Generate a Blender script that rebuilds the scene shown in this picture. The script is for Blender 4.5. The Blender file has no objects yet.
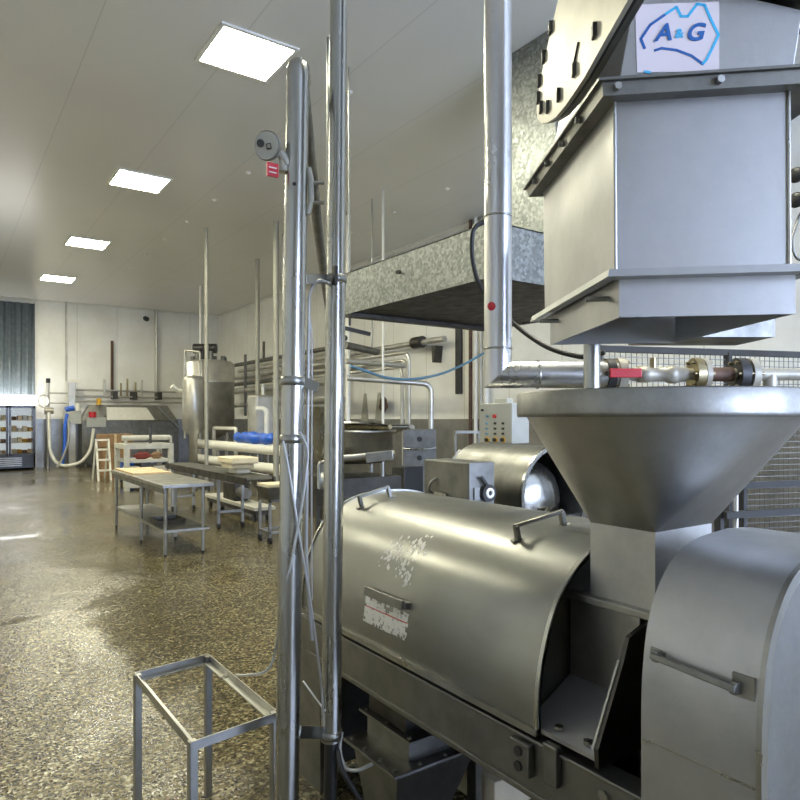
import bpy, math, random
from mathutils import Vector as V, Matrix
random.seed(7)
SC = bpy.context.scene
COL = SC.collection
PI = math.pi

# ------------------------------------------------------------------ frame of the room
# X across the hall (right wall at 8.2), Y along the hall, Z up.  The camera stands at (0,0,1.5).
H = 1.5
TH = math.radians(34.9)
CA, SA = math.cos(TH), math.sin(TH)
FPX, CX, CY = 660.0, 400.0, 419.0
def C(l, d, z):                       # lateral / distance / height as seen from the tripod -> room
    return V((SA*d + CA*l, CA*d - SA*l, z))
def at(px, py, d):                    # a point of the photograph at distance d
    return C((px-CX)/FPX*d, d, H-(py-CY)/FPX*d)
def onX(px, py, X):
    u = (px-CX)/FPX
    return at(px, py, X/(SA+CA*u))
def onY(px, py, Y):
    u = (px-CX)/FPX
    return at(px, py, Y/(CA-SA*u))
def onZ(px, py, Z):
    return at(px, py, (H-Z)*FPX/(py-CY))

# ------------------------------------------------------------------ materials
def new_mat(name):
    m = bpy.data.materials.new(name); m.use_nodes = True
    nt = m.node_tree
    for n in list(nt.nodes):
        if n.type not in ('BSDF_PRINCIPLED', 'OUTPUT_MATERIAL'): nt.nodes.remove(n)
    return m, nt, nt.nodes['Principled BSDF']
def nd(nt, t, **kw):
    n = nt.nodes.new(t)
    for k, v in kw.items():
        if k in n.inputs.keys(): n.inputs[k].default_value = v
        else: setattr(n, k, v)
    return n
def ramp(nt, src, stops):
    r = nt.nodes.new('ShaderNodeValToRGB')
    el = r.color_ramp.elements
    while len(el) < len(stops): el.new(0.5)
    for e, (p, c) in zip(el, stops):
        e.position = p
        e.color = (c, c, c, 1) if isinstance(c, (int, float)) else (*c, 1)
    nt.links.new(src, r.inputs['Fac'])
    return r
def coords(nt, sx=1, sy=1, sz=1):
    tc = nt.nodes.new('ShaderNodeTexCoord'); mp = nt.nodes.new('ShaderNodeMapping')
    mp.inputs['Scale'].default_value = (sx, sy, sz)
    nt.links.new(tc.outputs['Object'], mp.inputs['Vector'])
    return mp.outputs['Vector']
def steel(name, col=(.56, .55, .51), rough=.32, var=.10, scale=6, stretch=(1, 1, 1), bump=.02, metal=1.0, grime=.25):
    m, nt, b = new_mat(name)
    vec = coords(nt, *stretch)
    n1 = nd(nt, 'ShaderNodeTexNoise', Scale=scale, Detail=6.0, Roughness=.62); nt.links.new(vec, n1.inputs['Vector'])
    n2 = nd(nt, 'ShaderNodeTexNoise', Scale=scale*14, Detail=3.0); nt.links.new(vec, n2.inputs['Vector'])
    lo = tuple(c*(1-grime) for c in col); hi = tuple(min(1, c*1.12) for c in col)
    r = ramp(nt, n1.outputs['Fac'], [(.32, lo), (.55, col), (.75, hi)])
    nt.links.new(r.outputs['Color'], b.inputs['Base Color'])
    rr = ramp(nt, n1.outputs['Fac'], [(.3, rough+var), (.7, max(.05, rough-var))])
    nt.links.new(rr.outputs['Color'], b.inputs['Roughness'])
    bp = nd(nt, 'ShaderNodeBump', Strength=bump*6, Distance=.004)
    nt.links.new(n2.outputs['Fac'], bp.inputs['Height']); nt.links.new(bp.outputs['Normal'], b.inputs['Normal'])
    b.inputs['Metallic'].default_value = metal
    return m
def plain(name, col, rough=.5, metal=0.0, var=.12, scale=9):
    m, nt, b = new_mat(name)
    vec = coords(nt)
    n1 = nd(nt, 'ShaderNodeTexNoise', Scale=scale, Detail=4.0); nt.links.new(vec, n1.inputs['Vector'])
    r = ramp(nt, n1.outputs['Fac'], [(.3, tuple(c*(1-var) for c in col)), (.7, tuple(min(1, c*(1+var)) for c in col))])
    nt.links.new(r.outputs['Color'], b.inputs['Base Color'])
    b.inputs['Roughness'].default_value = rough; b.inputs['Metallic'].default_value = metal
    return m
def emit(name, col, strength):
    m, nt, b = new_mat(name)
    b.inputs['Base Color'].default_value = (*col, 1)
    b.inputs['Emission Color'].default_value = (*col, 1); b.inputs['Emission Strength'].default_value = strength
    return m

M = {}
M['steel'] = steel('brushed_steel', (.37, .368, .34), .36)
M['drum'] = steel('drum_steel', (.285, .286, .266), .37, .08, 3.2, (1, .6, 1), .015, grime=.16)
M['pole'] = steel('polished_steel', (.43, .428, .395), .27, .05, 5, (1, 1, .3), .01, grime=.1)
M['clad'] = steel('aluminium_cladding', (.62, .62, .62), .30, .06, 5, (1, 1, .4), .01, grime=.08)
M['bin'] = steel('bin_steel', (.47, .47, .465), .44, .08, 3, (1, 1, 1), .02, grime=.14)
M['matte'] = steel('dull_steel', (.23, .228, .21), .46, .1, 7)
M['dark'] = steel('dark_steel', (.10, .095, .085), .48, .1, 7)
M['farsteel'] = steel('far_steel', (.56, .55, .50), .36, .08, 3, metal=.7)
M['black'] = plain('black_rubber', (.018, .018, .018), .45)
M['white'] = plain('white_plastic', (.78, .77, .70), .4, var=.05)
M['cream'] = plain('cream_block', (.82, .73, .52), .5, var=.08)
M['brown'] = plain('brown_card', (.30, .18, .09), .75, var=.2)
M['red'] = plain('red_paint', (.55, .02, .03), .4)
M['blue'] = plain('blue_plastic', (.02, .12, .62), .38, var=.35, scale=14)
M['bluecable'] = plain('blue_cable', (.12, .26, .38), .4)
M['yellow'] = plain('yellow_plastic', (.75, .42, .03), .4)
M['brass'] = steel('brass', (.34, .29, .17), .35, .1, 12)
M['rust'] = plain('rusty_pipe', (.11, .065, .045), .6, .5, .4, 22)
M['flange'] = plain('flange_paint', (.36, .335, .27), .45, .3, .25, 18)
M['grey'] = plain('grey_paint', (.42, .43, .39), .42, .1, .06)
M['device'] = plain('cream_cast_metal', (.36, .35, .29), .45, .2, .08)
M['residue'] = plain('white_residue', (.82, .81, .77), .8, var=.15, scale=30)
M['pvc'] = plain('curtain_pvc', (.14, .17, .195), .25, var=.12)
M['board'] = plain('wood_board', (.62, .47, .28), .55, var=.1)
M['cable'] = plain('pale_cable', (.42, .42, .395), .35, .3, var=.1)
M['mesh'] = steel('galvanised_wire', (.16, .16, .15), .55)

def galvanised():
    m, nt, b = new_mat('galvanised_sheet')
    vec = coords(nt)
    vo = nd(nt, 'ShaderNodeTexVoronoi', Scale=38.0); nt.links.new(vec, vo.inputs['Vector'])
    sx = nt.nodes.new('ShaderNodeSeparateColor'); nt.links.new(vo.outputs['Color'], sx.inputs['Color'])
    r = ramp(nt, sx.outputs[0], [(.0, (.17, .182, .174)), (.5, (.235, .248, .24)), (1, (.33, .345, .335))])
    nt.links.new(r.outputs['Color'], b.inputs['Base Color'])
    r2 = ramp(nt, sx.outputs[1], [(0, .38), (1, .62)]); nt.links.new(r2.outputs['Color'], b.inputs['Roughness'])
    b.inputs['Metallic'].default_value = .85
    return m
M['galv'] = galvanised()
M['funnel'] = steel('funnel_steel', (.50, .495, .465), .46, .07, 5, grime=.18)
M['lip'] = steel('lip_steel', (.34, .335, .31), .52, .08, 9, grime=.25)
M['guard'] = steel('guard_steel', (.46, .465, .47), .45, .07, 4, grime=.15)
M['plate'] = plain('pale_cast_plate', (.50, .48, .40), .45, .35, .12, 8)
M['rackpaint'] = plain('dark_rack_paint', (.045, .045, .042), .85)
M['darkred'] = plain('dark_red_cloth', (.22, .035, .025), .6)
M['offwhite'] = plain('grimy_white_paint', (.55, .54, .47), .45, var=.12)

def wall_mat(name, axis):
    m, nt, b = new_mat(name)
    tc = nt.nodes.new('ShaderNodeTexCoord')
    sp = nt.nodes.new('ShaderNodeSeparateXYZ'); nt.links.new(tc.outputs['Object'], sp.inputs[0])
    f = nd(nt, 'ShaderNodeMath', operation='DIVIDE'); f.inputs[1].default_value = 1.2; nt.links.new(sp.outputs[axis], f.inputs[0])
    fr = nd(nt, 'ShaderNodeMath', operation='FRACT'); nt.links.new(f.outputs[0], fr.inputs[0])
    r = ramp(nt, fr.outputs[0], [(.0, (.52, .51, .46)), (.006, (.52, .51, .46)), (.012, (.87, .868, .82)), (1, (.87, .868, .82))])
    n = nd(nt, 'ShaderNodeTexNoise', Scale=.9, Detail=6.0, Roughness=.7); nt.links.new(tc.outputs['Object'], n.inputs['Vector'])
    r2 = ramp(nt, n.outputs['Fac'], [(.35, (.90, .89, .86)), (.6, (1, 1, 1))])
    mx = nd(nt, 'ShaderNodeMix', data_type='RGBA', blend_type='MULTIPLY'); mx.inputs[0].default_value = 1
    nt.links.new(r.outputs[0], mx.inputs[6]); nt.links.new(r2.outputs[0], mx.inputs[7])
    nt.links.new(mx.outputs[2], b.inputs['Base Color']); b.inputs['Roughness'].default_value = .38
    return m
M['wallX'] = wall_mat('white_wall_panels', 1); M['wallY'] = wall_mat('white_wall_panels_far', 0)

def ceil_mat():
    m, nt, b = new_mat('ceiling_panels')
    tc = nt.nodes.new('ShaderNodeTexCoord')
    n = nd(nt, 'ShaderNodeTexNoise', Scale=.35, Detail=2.0); nt.links.new(tc.outputs['Object'], n.inputs['Vector'])
    r = ramp(nt, n.outputs['Fac'], [(.35, (.68, .678, .64)), (.65, (.73, .728, .69))])
    sp = nt.nodes.new('ShaderNodeSeparateXYZ'); nt.links.new(tc.outputs['Object'], sp.inputs[0])
    f = nd(nt, 'ShaderNodeMath', operation='DIVIDE'); f.inputs[1].default_value = 1.2; nt.links.new(sp.outputs[0], f.inputs[0])
    fr = nd(nt, 'ShaderNodeMath', operation='FRACT'); nt.links.new(f.outputs[0], fr.inputs[0])
    rs = ramp(nt, fr.outputs[0], [(.0, .84), (.008, .84), (.012, 1.0), (1, 1.0)])
    mx = nd(nt, 'ShaderNodeMix', data_type='RGBA', blend_type='MULTIPLY'); mx.inputs[0].default_value = 1
    nt.links.new(r.outputs[0], mx.inputs[6]); nt.links.new(rs.outputs[0], mx.inputs[7])
    nt.links.new(mx.outputs[2], b.inputs['Base Color']); b.inputs['Roughness'].default_value = .25
    return m
M['ceil'] = ceil_mat()

def floor_mat():
    m, nt, b = new_mat('pebble_resin_floor')
    tc = nt.nodes.new('ShaderNodeTexCoord')
    vo = nd(nt, 'ShaderNodeTexVoronoi', Scale=78.0); nt.links.new(tc.outputs['Object'], vo.inputs['Vector'])
    vb = nd(nt, 'ShaderNodeTexVoronoi', Scale=130.0); nt.links.new(tc.outputs['Object'], vb.inputs['Vector'])
    s1 = nt.nodes.new('ShaderNodeSeparateColor'); nt.links.new(vo.outputs['Color'], s1.inputs[0])
    s2 = nt.nodes.new('ShaderNodeSeparateColor'); nt.links.new(vb.outputs['Color'], s2.inputs[0])
    r1 = ramp(nt, s1.outputs[0], [(0, (.035, .025, .012)), (.3, (.13, .10, .054)), (.65, (.36, .295, .175)), (.88, (.60, .52, .35)), (1, (1, .92, .70))])
    r2 = ramp(nt, s2.outputs[0], [(0, (.06, .044, .022)), (.5, (.24, .19, .11)), (1, (.52, .445, .29))])
    mx = nd(nt, 'ShaderNodeMix', data_type='RGBA'); mx.inputs[0].default_value = .22
    nt.links.new(r1.outputs[0], mx.inputs[6]); nt.links.new(r2.outputs[0], mx.inputs[7])
    n = nd(nt, 'ShaderNodeTexNoise', Scale=.55, Detail=5.0, Roughness=.65); nt.links.new(tc.outputs['Object'], n.inputs['Vector'])
    rn = ramp(nt, n.outputs['Fac'], [(.34, (.27, .27, .225)), (.62, (.48, .48, .40))])
    m2 = nd(nt, 'ShaderNodeMix', data_type='RGBA', blend_type='MULTIPLY'); m2.inputs[0].default_value = 1
    nt.links.new(mx.outputs[2], m2.inputs[6]); nt.links.new(rn.outputs[0], m2.inputs[7])
    nt.links.new(m2.outputs[2], b.inputs['Base Color'])
    # wet sheen in pools
    n3 = nd(nt, 'ShaderNodeTexNoise', Scale=.42, Detail=6.0, Roughness=.6, Distortion=.6); nt.links.new(tc.outputs['Object'], n3.inputs['Vector'])
    rr = ramp(nt, n3.outputs['Fac'], [(.38, .09), (.50, .17), (.66, .27)]); nt.links.new(rr.outputs[0], b.inputs['Roughness'])
    rb = ramp(nt, n3.outputs['Fac'], [(.38, .05), (.55, 1.0)])
    bp = nd(nt, 'ShaderNodeBump', Distance=.003)
    mm = nd(nt, 'ShaderNodeMath', operation='MULTIPLY'); nt.links.new(rb.outputs[0], mm.inputs[0]); mm.inputs[1].default_value = .75
    nt.links.new(mm.outputs[0], bp.inputs['Strength']); nt.links.new(vo.outputs['Distance'], bp.inputs['Height'])
    nt.links.new(bp.outputs[0], b.inputs['Normal'])
    b.inputs['Specular IOR Level'].default_value = .42
    return m
M['floor'] = floor_mat()
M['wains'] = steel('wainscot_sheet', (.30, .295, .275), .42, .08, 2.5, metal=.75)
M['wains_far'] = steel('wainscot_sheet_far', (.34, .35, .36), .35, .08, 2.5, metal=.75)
M['lamp'] = emit('lamp_diffuser', (1.0, .96, .74), 70.0)
M['day'] = emit('daylight_pane', (.58, .70, 1.0), 12.5)
M['fridgelit'] = emit('lit_sign', (1, .99, .95), 6.0)
M['fridgeglow'] = emit('glowing_fridge_lining', (.75, .82, .85), .42)  # glows in place of light inside the fridge
M['glass'], _nt, _b = new_mat('door_glass')
_b.inputs['Transmission Weight'].default_value = 1; _b.inputs['Roughness'].default_value = .02; _b.inputs['IOR'].default_value = 1.1
M['glassy'] = plain('dark_gloss_black', (.02, .02, .022), .2)

def label_mat():
    m, nt, b = new_mat('worn_white_label')
    vec = coords(nt)
    n = nd(nt, 'ShaderNodeTexNoise', Scale=24.0, Detail=3.0, Roughness=.6); nt.links.new(vec, n.inputs['Vector'])
    w = nd(nt, 'ShaderNodeTexNoise', Scale=90.0, Detail=2.0); nt.links.new(vec, w.inputs['Vector'])
    r = ramp(nt, w.outputs['Fac'], [(.34, (.30, .29, .27)), (.40, (.80, .785, .73)), (1, (.84, .82, .77))])
    nt.links.new(r.outputs[0], b.inputs['Base Color']); b.inputs['Roughness'].default_value = .6
    ra = ramp(nt, n.outputs['Fac'], [(.24, 0.0), (.28, 1.0)]); nt.links.new(ra.outputs[0], b.inputs['Alpha'])
    return m
M['label'] = label_mat()
def residue_mat():
    m, nt, b = new_mat('flaky_residue')
    vec = coords(nt)
    n = nd(nt, 'ShaderNodeTexNoise', Scale=42.0, Detail=5.0, Roughness=.7); nt.links.new(vec, n.inputs['Vector'])
    ra = ramp(nt, n.outputs['Fac'], [(.50, 0.0), (.56, 1.0)]); nt.links.new(ra.outputs[0], b.inputs['Alpha'])
    b.inputs['Base Color'].default_value = (.80, .79, .74, 1); b.inputs['Roughness'].default_value = .8
    return m
M['flaky'] = residue_mat()
M['sticker'] = plain('sticker_paper', (.66, .585, .59), .5, var=.05, scale=3)
M['logoD'] = plain('logo_navy', (.02, .11, .34), .45, var=.03)
M['logoL'] = plain('logo_sky', (.05, .42, .68), .45, var=.03)

# ------------------------------------------------------------------ mesh builder
def rect_axes(a, b_):
    t = (b_-a).normalized()
    up = V((0, 0, 1)) if abs(t.z) < .95 else V((1, 0, 0))
    x = t.cross(up).normalized(); y = x.cross(t).normalized()
    return t, x, y
def fillet(pts, r, n=6):
    out = [pts[0]]
    for i in range(1, len(pts)-1):
        a, b_, c = pts[i-1], pts[i], pts[i+1]
        u = (a-b_); w = (c-b_)
        rr = min(r, u.length*.48, w.length*.48)
        u.normalize(); w.normalize()
        p0 = b_+u*rr; p1 = b_+w*rr
        for k in range(n+1):
            t = k/n
            out.append(p0*(1-t)**2 + b_*2*t*(1-t) + p1*t*t)
    out.append(pts[-1])
    return out
class MB:
    def __init__(s): s.v = []; s.f = []; s.sm = []
    def add(s, vs, fs, smooth=False):
        o = len(s.v); s.v += [V(p) for p in vs]
        for f in fs: s.f.append([o+i for i in f]); s.sm.append(smooth)
        return s
    def hexa(s, q0, q1):              # two quads (bottom, top) joined
        return s.add(list(q0)+list(q1), [(3, 2, 1, 0), (4, 5, 6, 7), (0, 1, 5, 4), (1, 2, 6, 5), (2, 3, 7, 6), (3, 0, 4, 7)])
    def box(s, lo, hi):
        x0, y0, z0 = lo; x1, y1, z1 = hi
        return s.hexa([(x0, y0, z0), (x1, y0, z0), (x1, y1, z0), (x0, y1, z0)], [(x0, y0, z1), (x1, y0, z1), (x1, y1, z1), (x0, y1, z1)])
    def bar(s, a, b_, w, h, up=None): # rectangular bar from a to b
        a, b_ = V(a), V(b_); t, x, y = rect_axes(a, b_)
        if up is not None:
            x = t.cross(V(up)).normalized(); y = x.cross(t).normalized()
        q = [(-w/2, -h/2), (w/2, -h/2), (w/2, h/2), (-w/2, h/2)]
        return s.hexa([a+x*i+y*j for i, j in q], [b_+x*i+y*j for i, j in q])
    def tube(s, pts, r, n=14, caps=True, rs=None):
        pts = [V(p) for p in pts]; rings = []
        t0 = (pts[1]-pts[0]).normalized()
        x = t0.orthogonal().normalized()
        for i, p in enumerate(pts):
            if i == 0: t = t0
            elif i == len(pts)-1: t = (pts[i]-pts[i-1]).normalized()
            else: t = ((pts[i+1]-pts[i]).normalized()+(pts[i]-pts[i-1]).normalized()).normalized()
            x = (x-t*x.dot(t)).normalized(); y = t.cross(x)
            rr = rs[i] if rs else r
            rings.append([p+x*math.cos(2*PI*k/n)*rr+y*math.sin(2*PI*k/n)*rr for k in range(n)])
        vs = [q for rg in rings for q in rg]
        fs = [(i*n+k, i*n+(k+1) % n, (i+1)*n+(k+1) % n, (i+1)*n+k) for i in range(len(pts)-1) for k in range(n)]
        s.add(vs, fs, True)
        if caps:
            s.add(rings[0], [tuple(reversed(range(n)))]); s.add(rings[-1], [tuple(range(n))])
        return s
    def cyl(s, a, b_, r, n=20, r2=None):
        return s.tube([a, b_], r, n, True, [r, r if r2 is None else r2])
    def lathe(s, base, axis, prof, n=28, caps=False):   # prof: (radius, height along axis)
        base = V(base); ax = V(axis).normalized(); x = ax.orthogonal().normalized(); y = ax.cross(x)
        vs = []; m = len(prof)
        for r, h in prof:
            for k in range(n): vs.append(base+ax*h+(x*math.cos(2*PI*k/n)+y*math.sin(2*PI*k/n))*r)
        fs = [(i*n+k, i*n+(k+1) % n, (i+1)*n+(k+1) % n, (i+1)*n+k) for i in range(m-1) for k in range(n)]
        s.add(vs, fs, True)
        if caps:
            s.add(vs[:n], [tuple(reversed(range(n)))]); s.add(vs[-n:], [tuple(range(n))])
        return s
    def prism(s, poly, vec, smooth=False):
        poly = [V(p) for p in poly]; vec = V(vec); n = len(poly)
        top = [p+vec for p in poly]
        s.add(poly, [tuple(reversed(range(n)))]); s.add(top, [tuple(range(n))])
        s.add(poly+top, [(k, (k+1) % n, n+(k+1) % n, n+k) for k in range(n)], smooth)
        return s
    def shell(s, poly, vec, normals, th):               # open curved sheet of thickness th swept along vec
        poly = [V(p) for p in poly]; vec = V(vec)
        inn = [p-V(nm)*th for p, nm in zip(poly, normals)]
        n = len(poly)
        s.add(poly+[p+vec for p in poly], [(k, k+1, n+k+1, n+k) for k in range(n-1)], True)
        s.add(inn+[p+vec for p in inn], [(n+k, n+k+1, k+1, k) for k in range(n-1)], True)
        s.add(poly+inn, [(k+1, k, n+k, n+k+1) for k in range(n-1)])
        s.add([p+vec for p in poly]+[p+vec for p in inn], [(k, k+1, n+k+1, n+k) for k in range(n-1)])
        for e in (0, n-1):
            s.add([poly[e], inn[e], inn[e]+vec, poly[e]+vec], [(0, 1, 2, 3)])
        return s
    def build(s, name, mat, parent=None, bevel=0, label=None, fix=True):
        off = V((0, 0, 0)); p = parent
        while p is not None: off += p.location; p = p.parent
        if parent is None: off = V((0, 0, 0))
        me = bpy.data.meshes.new(name)
        me.from_pydata([tuple(q-off) for q in s.v], [], s.f)
        me.polygons.foreach_set('use_smooth', s.sm)
        import bmesh
        if fix:
            bm = bmesh.new(); bm.from_mesh(me)
            bmesh.ops.recalc_face_normals(bm, faces=bm.faces); bm.to_mesh(me); bm.free()
        me.materials.append(M[mat] if isinstance(mat, str) else mat)
        me.update()
        o = bpy.data.objects.new(name, me); COL.objects.link(o)
        if parent: o.parent = parent
        if bevel:
            md = o.modifiers.new('bevel', 'BEVEL'); md.width = bevel; md.segments = 2; md.limit_method = 'ANGLE'
        if label: o['label'] = label
        return o
def tag(o, label, cat, group=None):
    o['label'] = label; o['category'] = cat
    if group: o['group'] = group
    return o
def thing(name, loc, label, cat, group=None):
    o = bpy.data.objects.new(name, None); COL.objects.link(o); o.location = V(loc)
    o.empty_display_size = .1
    return tag(o, label, cat, group)
def struct(o):
    o['kind'] = 'structure'; return o
def dup(root, loc, label, group=None):
    r = root.copy(); COL.objects.link(r); r.location = V(loc); r['label'] = label
    if group: r['group'] = group
    for ch in list(root.children):
        c = ch.copy(); COL.objects.link(c); c.parent = r
        for g in list(ch.children):
            d = g.copy(); COL.objects.link(d); d.parent = c
    return r
def bolts(parent, pts, nrm, r=.008, h=.008, mat='steel', name='bolt'):
    for p in pts:
        p = V(p); MB().cyl(p, p+V(nrm).normalized()*h, r, 6).build(name, mat, parent)

# ------------------------------------------------------------------ the setting
XR, YF, ZC, XL, YB = 8.2, 23.2, 5.2, -4.0, -4.5
struct(MB().box((XL-.2, YB-.2, -.2), (XR+.2, YF+.2, 0)).build('floor', 'floor'))
struct(MB().box((XL-.2, YB-.2, ZC), (XR+.2, YF+.2, ZC+.2)).build('ceiling', 'ceil'))
struct(MB().box((XR, YB-.2, 0), (XR+.2, YF+.2, ZC)).build('wall_right', 'wallX'))
struct(MB().box((XL-.2, YB-.2, 0), (XL, YF+.2, ZC)).build('wall_left', 'wallX'))
struct(MB().box((XL, YF, 0), (XR, YF+.2, ZC)).build('wall_far', 'wallY'))
# the wall behind the tripod has a wide window
b = MB()
b.box((XL, YB-.2, 0), (1.0, YB, ZC)); b.box((6.6, YB-.2, 0), (XR, YB, ZC)); b.box((1.0, YB-.2, 0), (6.6, YB, .6)); b.box((1.0, YB-.2, 3.9), (6.6, YB, ZC))
struct(b.build('wall_back', 'wallY'))
w = struct(MB().box((1.0, YB-.16, .6), (6.6, YB-.12, 3.9)).build('window_1', 'day'))
b = MB()
for x in (1.0, 2.84, 4.7, 6.54): b.box((x, YB-.1, .6), (x+.06, YB-.04, 3.9))
for z in (.6, 2.2, 3.84): b.box((1.0, YB-.1, z), (6.6, YB-.04, z+.06))
struct(b.build('window_frame', 'grey', w))
struct(MB().box((XR-.02, YB, 0), (XR, YF, 1.5)).build('trim_1', 'wains'))
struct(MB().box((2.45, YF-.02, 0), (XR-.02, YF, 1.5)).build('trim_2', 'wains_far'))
struct(MB().box((XR-.05, YB, ZC-.05), (XR, YF, ZC)).build('trim_3', 'white'))
struct(MB().box((XL, YF-.05, ZC-.05), (XR-.05, YF, ZC)).build('trim_4', 'white'))

# ------------------------------------------------------------------ ceiling lights
def ceiling_light(y, x, label, group):
    t = thing('ceiling_light', (x, y, ZC), label, 'light', group)
    s = .36
    b = MB()
    b.box((x-s-.04, y-s-.04, ZC-.018), (x+s+.04, y-s, ZC)); b.box((x-s-.04, y+s, ZC-.018), (x+s+.04, y+s+.04, ZC))
    b.box((x-s-.04, y-s, ZC-.018), (x-s, y+s, ZC)); b.box((x+s, y-s, ZC-.018), (x+s+.04, y+s, ZC))
    b.build('frame', 'white', t)
    MB().box((x-s, y-s, ZC-.015), (x+s, y+s, ZC-.005)).build('diffuser', 'lamp', t)
    return t
G = 'square ceiling lights in a row'
L0 = ceiling_light(6.38, 2.55, 'largest, nearest square ceiling light, above the tall bent pole', G)
for y, lb in ((10.73, 'second nearest square ceiling light, lower left of the round instrument'),
              (15.13, 'third square ceiling light from the camera, small and bright'),
              (19.4, 'farthest, smallest square ceiling light near the far wall')):
    dup(L0, (2.55, y, ZC), lb, G)
for x, y in ((2.55, 2.03), (-1.6, 8.5), (-1.6, 15)):  # unseen lights, added for more illumination in the hall
    dup(L0, (x, y, ZC), 'unseen square ceiling light added outside the main row of four', 'square ceiling lights beyond the picture')
c0 = None
for (x, y0, n) in ((3.8, 6.45, 8), (6.68, 8.25, 4)):
    for k in range(n):
        y = y0+1.49*k
        if c0 is None:
            c0 = MB().lathe((0, 0, 0), (0, 0, -1), [(.0, .028), (.025, .024), (.04, .008), (.042, 0)], 12).build('ceiling_fixing', 'white')
            o = c0
        else:
            o = c0.copy(); COL.objects.link(o)
        o.location = (x, y, ZC)
        tag(o, 'small round white fixing cap in the ceiling row %s' % ('right of the square lights' if x < 5 else 'above the galvanised hood'), 'fixing cap',
            'ceiling caps of the long row' if x < 5 else 'ceiling caps near the right wall')

# ------------------------------------------------------------------ DRUM MIXER (foreground machine)
XF = 1.245
mx = thing('drum_mixer', (1.6, 1.5, 0), 'large stainless drum mixer with domed cover, round funnel and belt guard', 'machine')
half = [(1.25, .70), (1.25, .77), (1.258, .84), (1.272, .90), (1.293, .96), (1.322, 1.02), (1.362, 1.07), (1.415, 1.113), (1.48, 1.145), (1.56, 1.165), (1.68, 1.172)]
XS = 1.68
prof = half + [(2*XS-x, z) for x, z in reversed(half[:-1])]
def smooth_prof(p, sub=4):
    out = []
    for i in range(len(p)-1):
        p0 = p[max(i-1, 0)]; p1 = p[i]; p2 = p[i+1]; p3 = p[min(i+2, len(p)-1)]
        for k in range(sub):
            t = k/sub
            out.append(tuple(.5*((2*p1[j])+(-p0[j]+p2[j])*t+(2*p0[j]-5*p1[j]+4*p2[j]-p3[j])*t*t+(-p0[j]+3*p1[j]-3*p2[j]+p3[j])*t**3) for j in (0, 1)))
    out.append(p[-1]); return out
def prof_normals(p):
    ns = []
    for i in range(len(p)):
        a = p[max(i-1, 0)]; c = p[min(i+1, len(p)-1)]
        dx, dz = c[0]-a[0], c[1]-a[1]; l = math.hypot(dx, dz) or 1
        ns.append((-dz/l, 0, dx/l))
    return ns
P = smooth_prof(prof); PN = prof_normals(P)
Y0, Y1 = 1.174, 2.51
cover = MB().shell([(x, Y0, z) for x, z in P], (0, Y1-Y0, 0), PN, .006).build('drum_cover', 'drum', mx, fix=False)
# rolled rims at both ends and hem along the bottom
for y in (Y0, Y1-.012):
    MB().shell([(x+n[0]*.006, y, z+n[2]*.006) for (x, z), n in zip(P, PN)], (0, .012, 0), PN, .012).build('rim', 'pole', cover, fix=False)
MB().box((1.238, Y0, .694), (1.252, Y1, .712)).build('hem', 'steel', cover)
# end walls
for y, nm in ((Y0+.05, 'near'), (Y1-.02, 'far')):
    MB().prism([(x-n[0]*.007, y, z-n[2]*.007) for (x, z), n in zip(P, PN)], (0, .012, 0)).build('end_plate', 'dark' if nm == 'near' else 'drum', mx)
# lid handles and side handle
def grip(parent, a, b_, out, hgt, w=.014, name='handle', mat='matte'):
    a, b_, out = V(a), V(b_), V(out).normalized(); u = (b_-a).normalized()
    b = MB()
    for p, s_ in ((a, 1), (b_, -1)):
        b.bar(p-out*.004, p+out*hgt, .022, w, u)
        b.bar(p-u*s_*.022, p+u*s_*.012, .024, .006, out)
    b.bar(a+out*hgt-u*.006, b_+out*hgt+u*.006, w, .012, out)
    return b.build(name, mat, parent, .002)
grip(cover, (1.45, 2.36, 1.132), (1.58, 2.34, 1.166), (-.25, 0, 1), .045)
grip(cover, (1.45, 1.447, 1.132), (1.60, 1.40, 1.168), (-.25, 0, 1), .045)
grip(cover, (1.268, 2.00, .885), (1.268, 1.775, .885), (-1, 0, .15), .022, .03)
for y in (1.27,):                                   # hinge lug at the crest
    MB().box((1.56, y-.08, 1.160), (1.76, y+.08, 1.180)).build('hinge_lug', 'steel', cover, .003)
# label and flaky residue lie on the curved cover
def patch(ya, yb, za, zb, mat, name, off=.0015, label=None, seg=10):
    pts = [(x, z, n) for (x, z), n in zip(P, PN) if x < XS]
    def surf(z):
        for i in range(len(pts)-1):
            if pts[i][1] <= z <= pts[i+1][1]:
                t = (z-pts[i][1])/(pts[i+1][1]-pts[i][1]+1e-9)
                return pts[i][0]*(1-t)+pts[i+1][0]*t, pts[i][2]
        return pts[-1][0], pts[-1][2]
    vs = []; fs = []
    for i in range(seg+1):
        z = za+(zb-za)*i/seg; x, n = surf(z)
        for y in (ya, yb): vs.append((x+n[0]*off, y, z+n[2]*off))
    for i in range(seg): fs.append((2*i, 2*i+1, 2*i+3, 2*i+2))
    b = MB(); b.add(vs, fs, True)
    return b.build(name, mat, cover, label=label, fix=False)
_pts = [(x, z, n) for (x, z), n in zip(P, PN) if x < XS]
def on_cover(y, z, off=.0016):
    for a_, c_ in zip(_pts[:-1], _pts[1:]):
        if a_[1] <= z <= c_[1]:
            t = (z-a_[1])/(c_[1]-a_[1]+1e-9)
            return (a_[0]*(1-t)+c_[0]*t+a_[2][0]*off, y, z+a_[2][2]*off)
    return (_pts[-1][0], y, _pts[-1][1]+off)
rg = random.Random(11)
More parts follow.
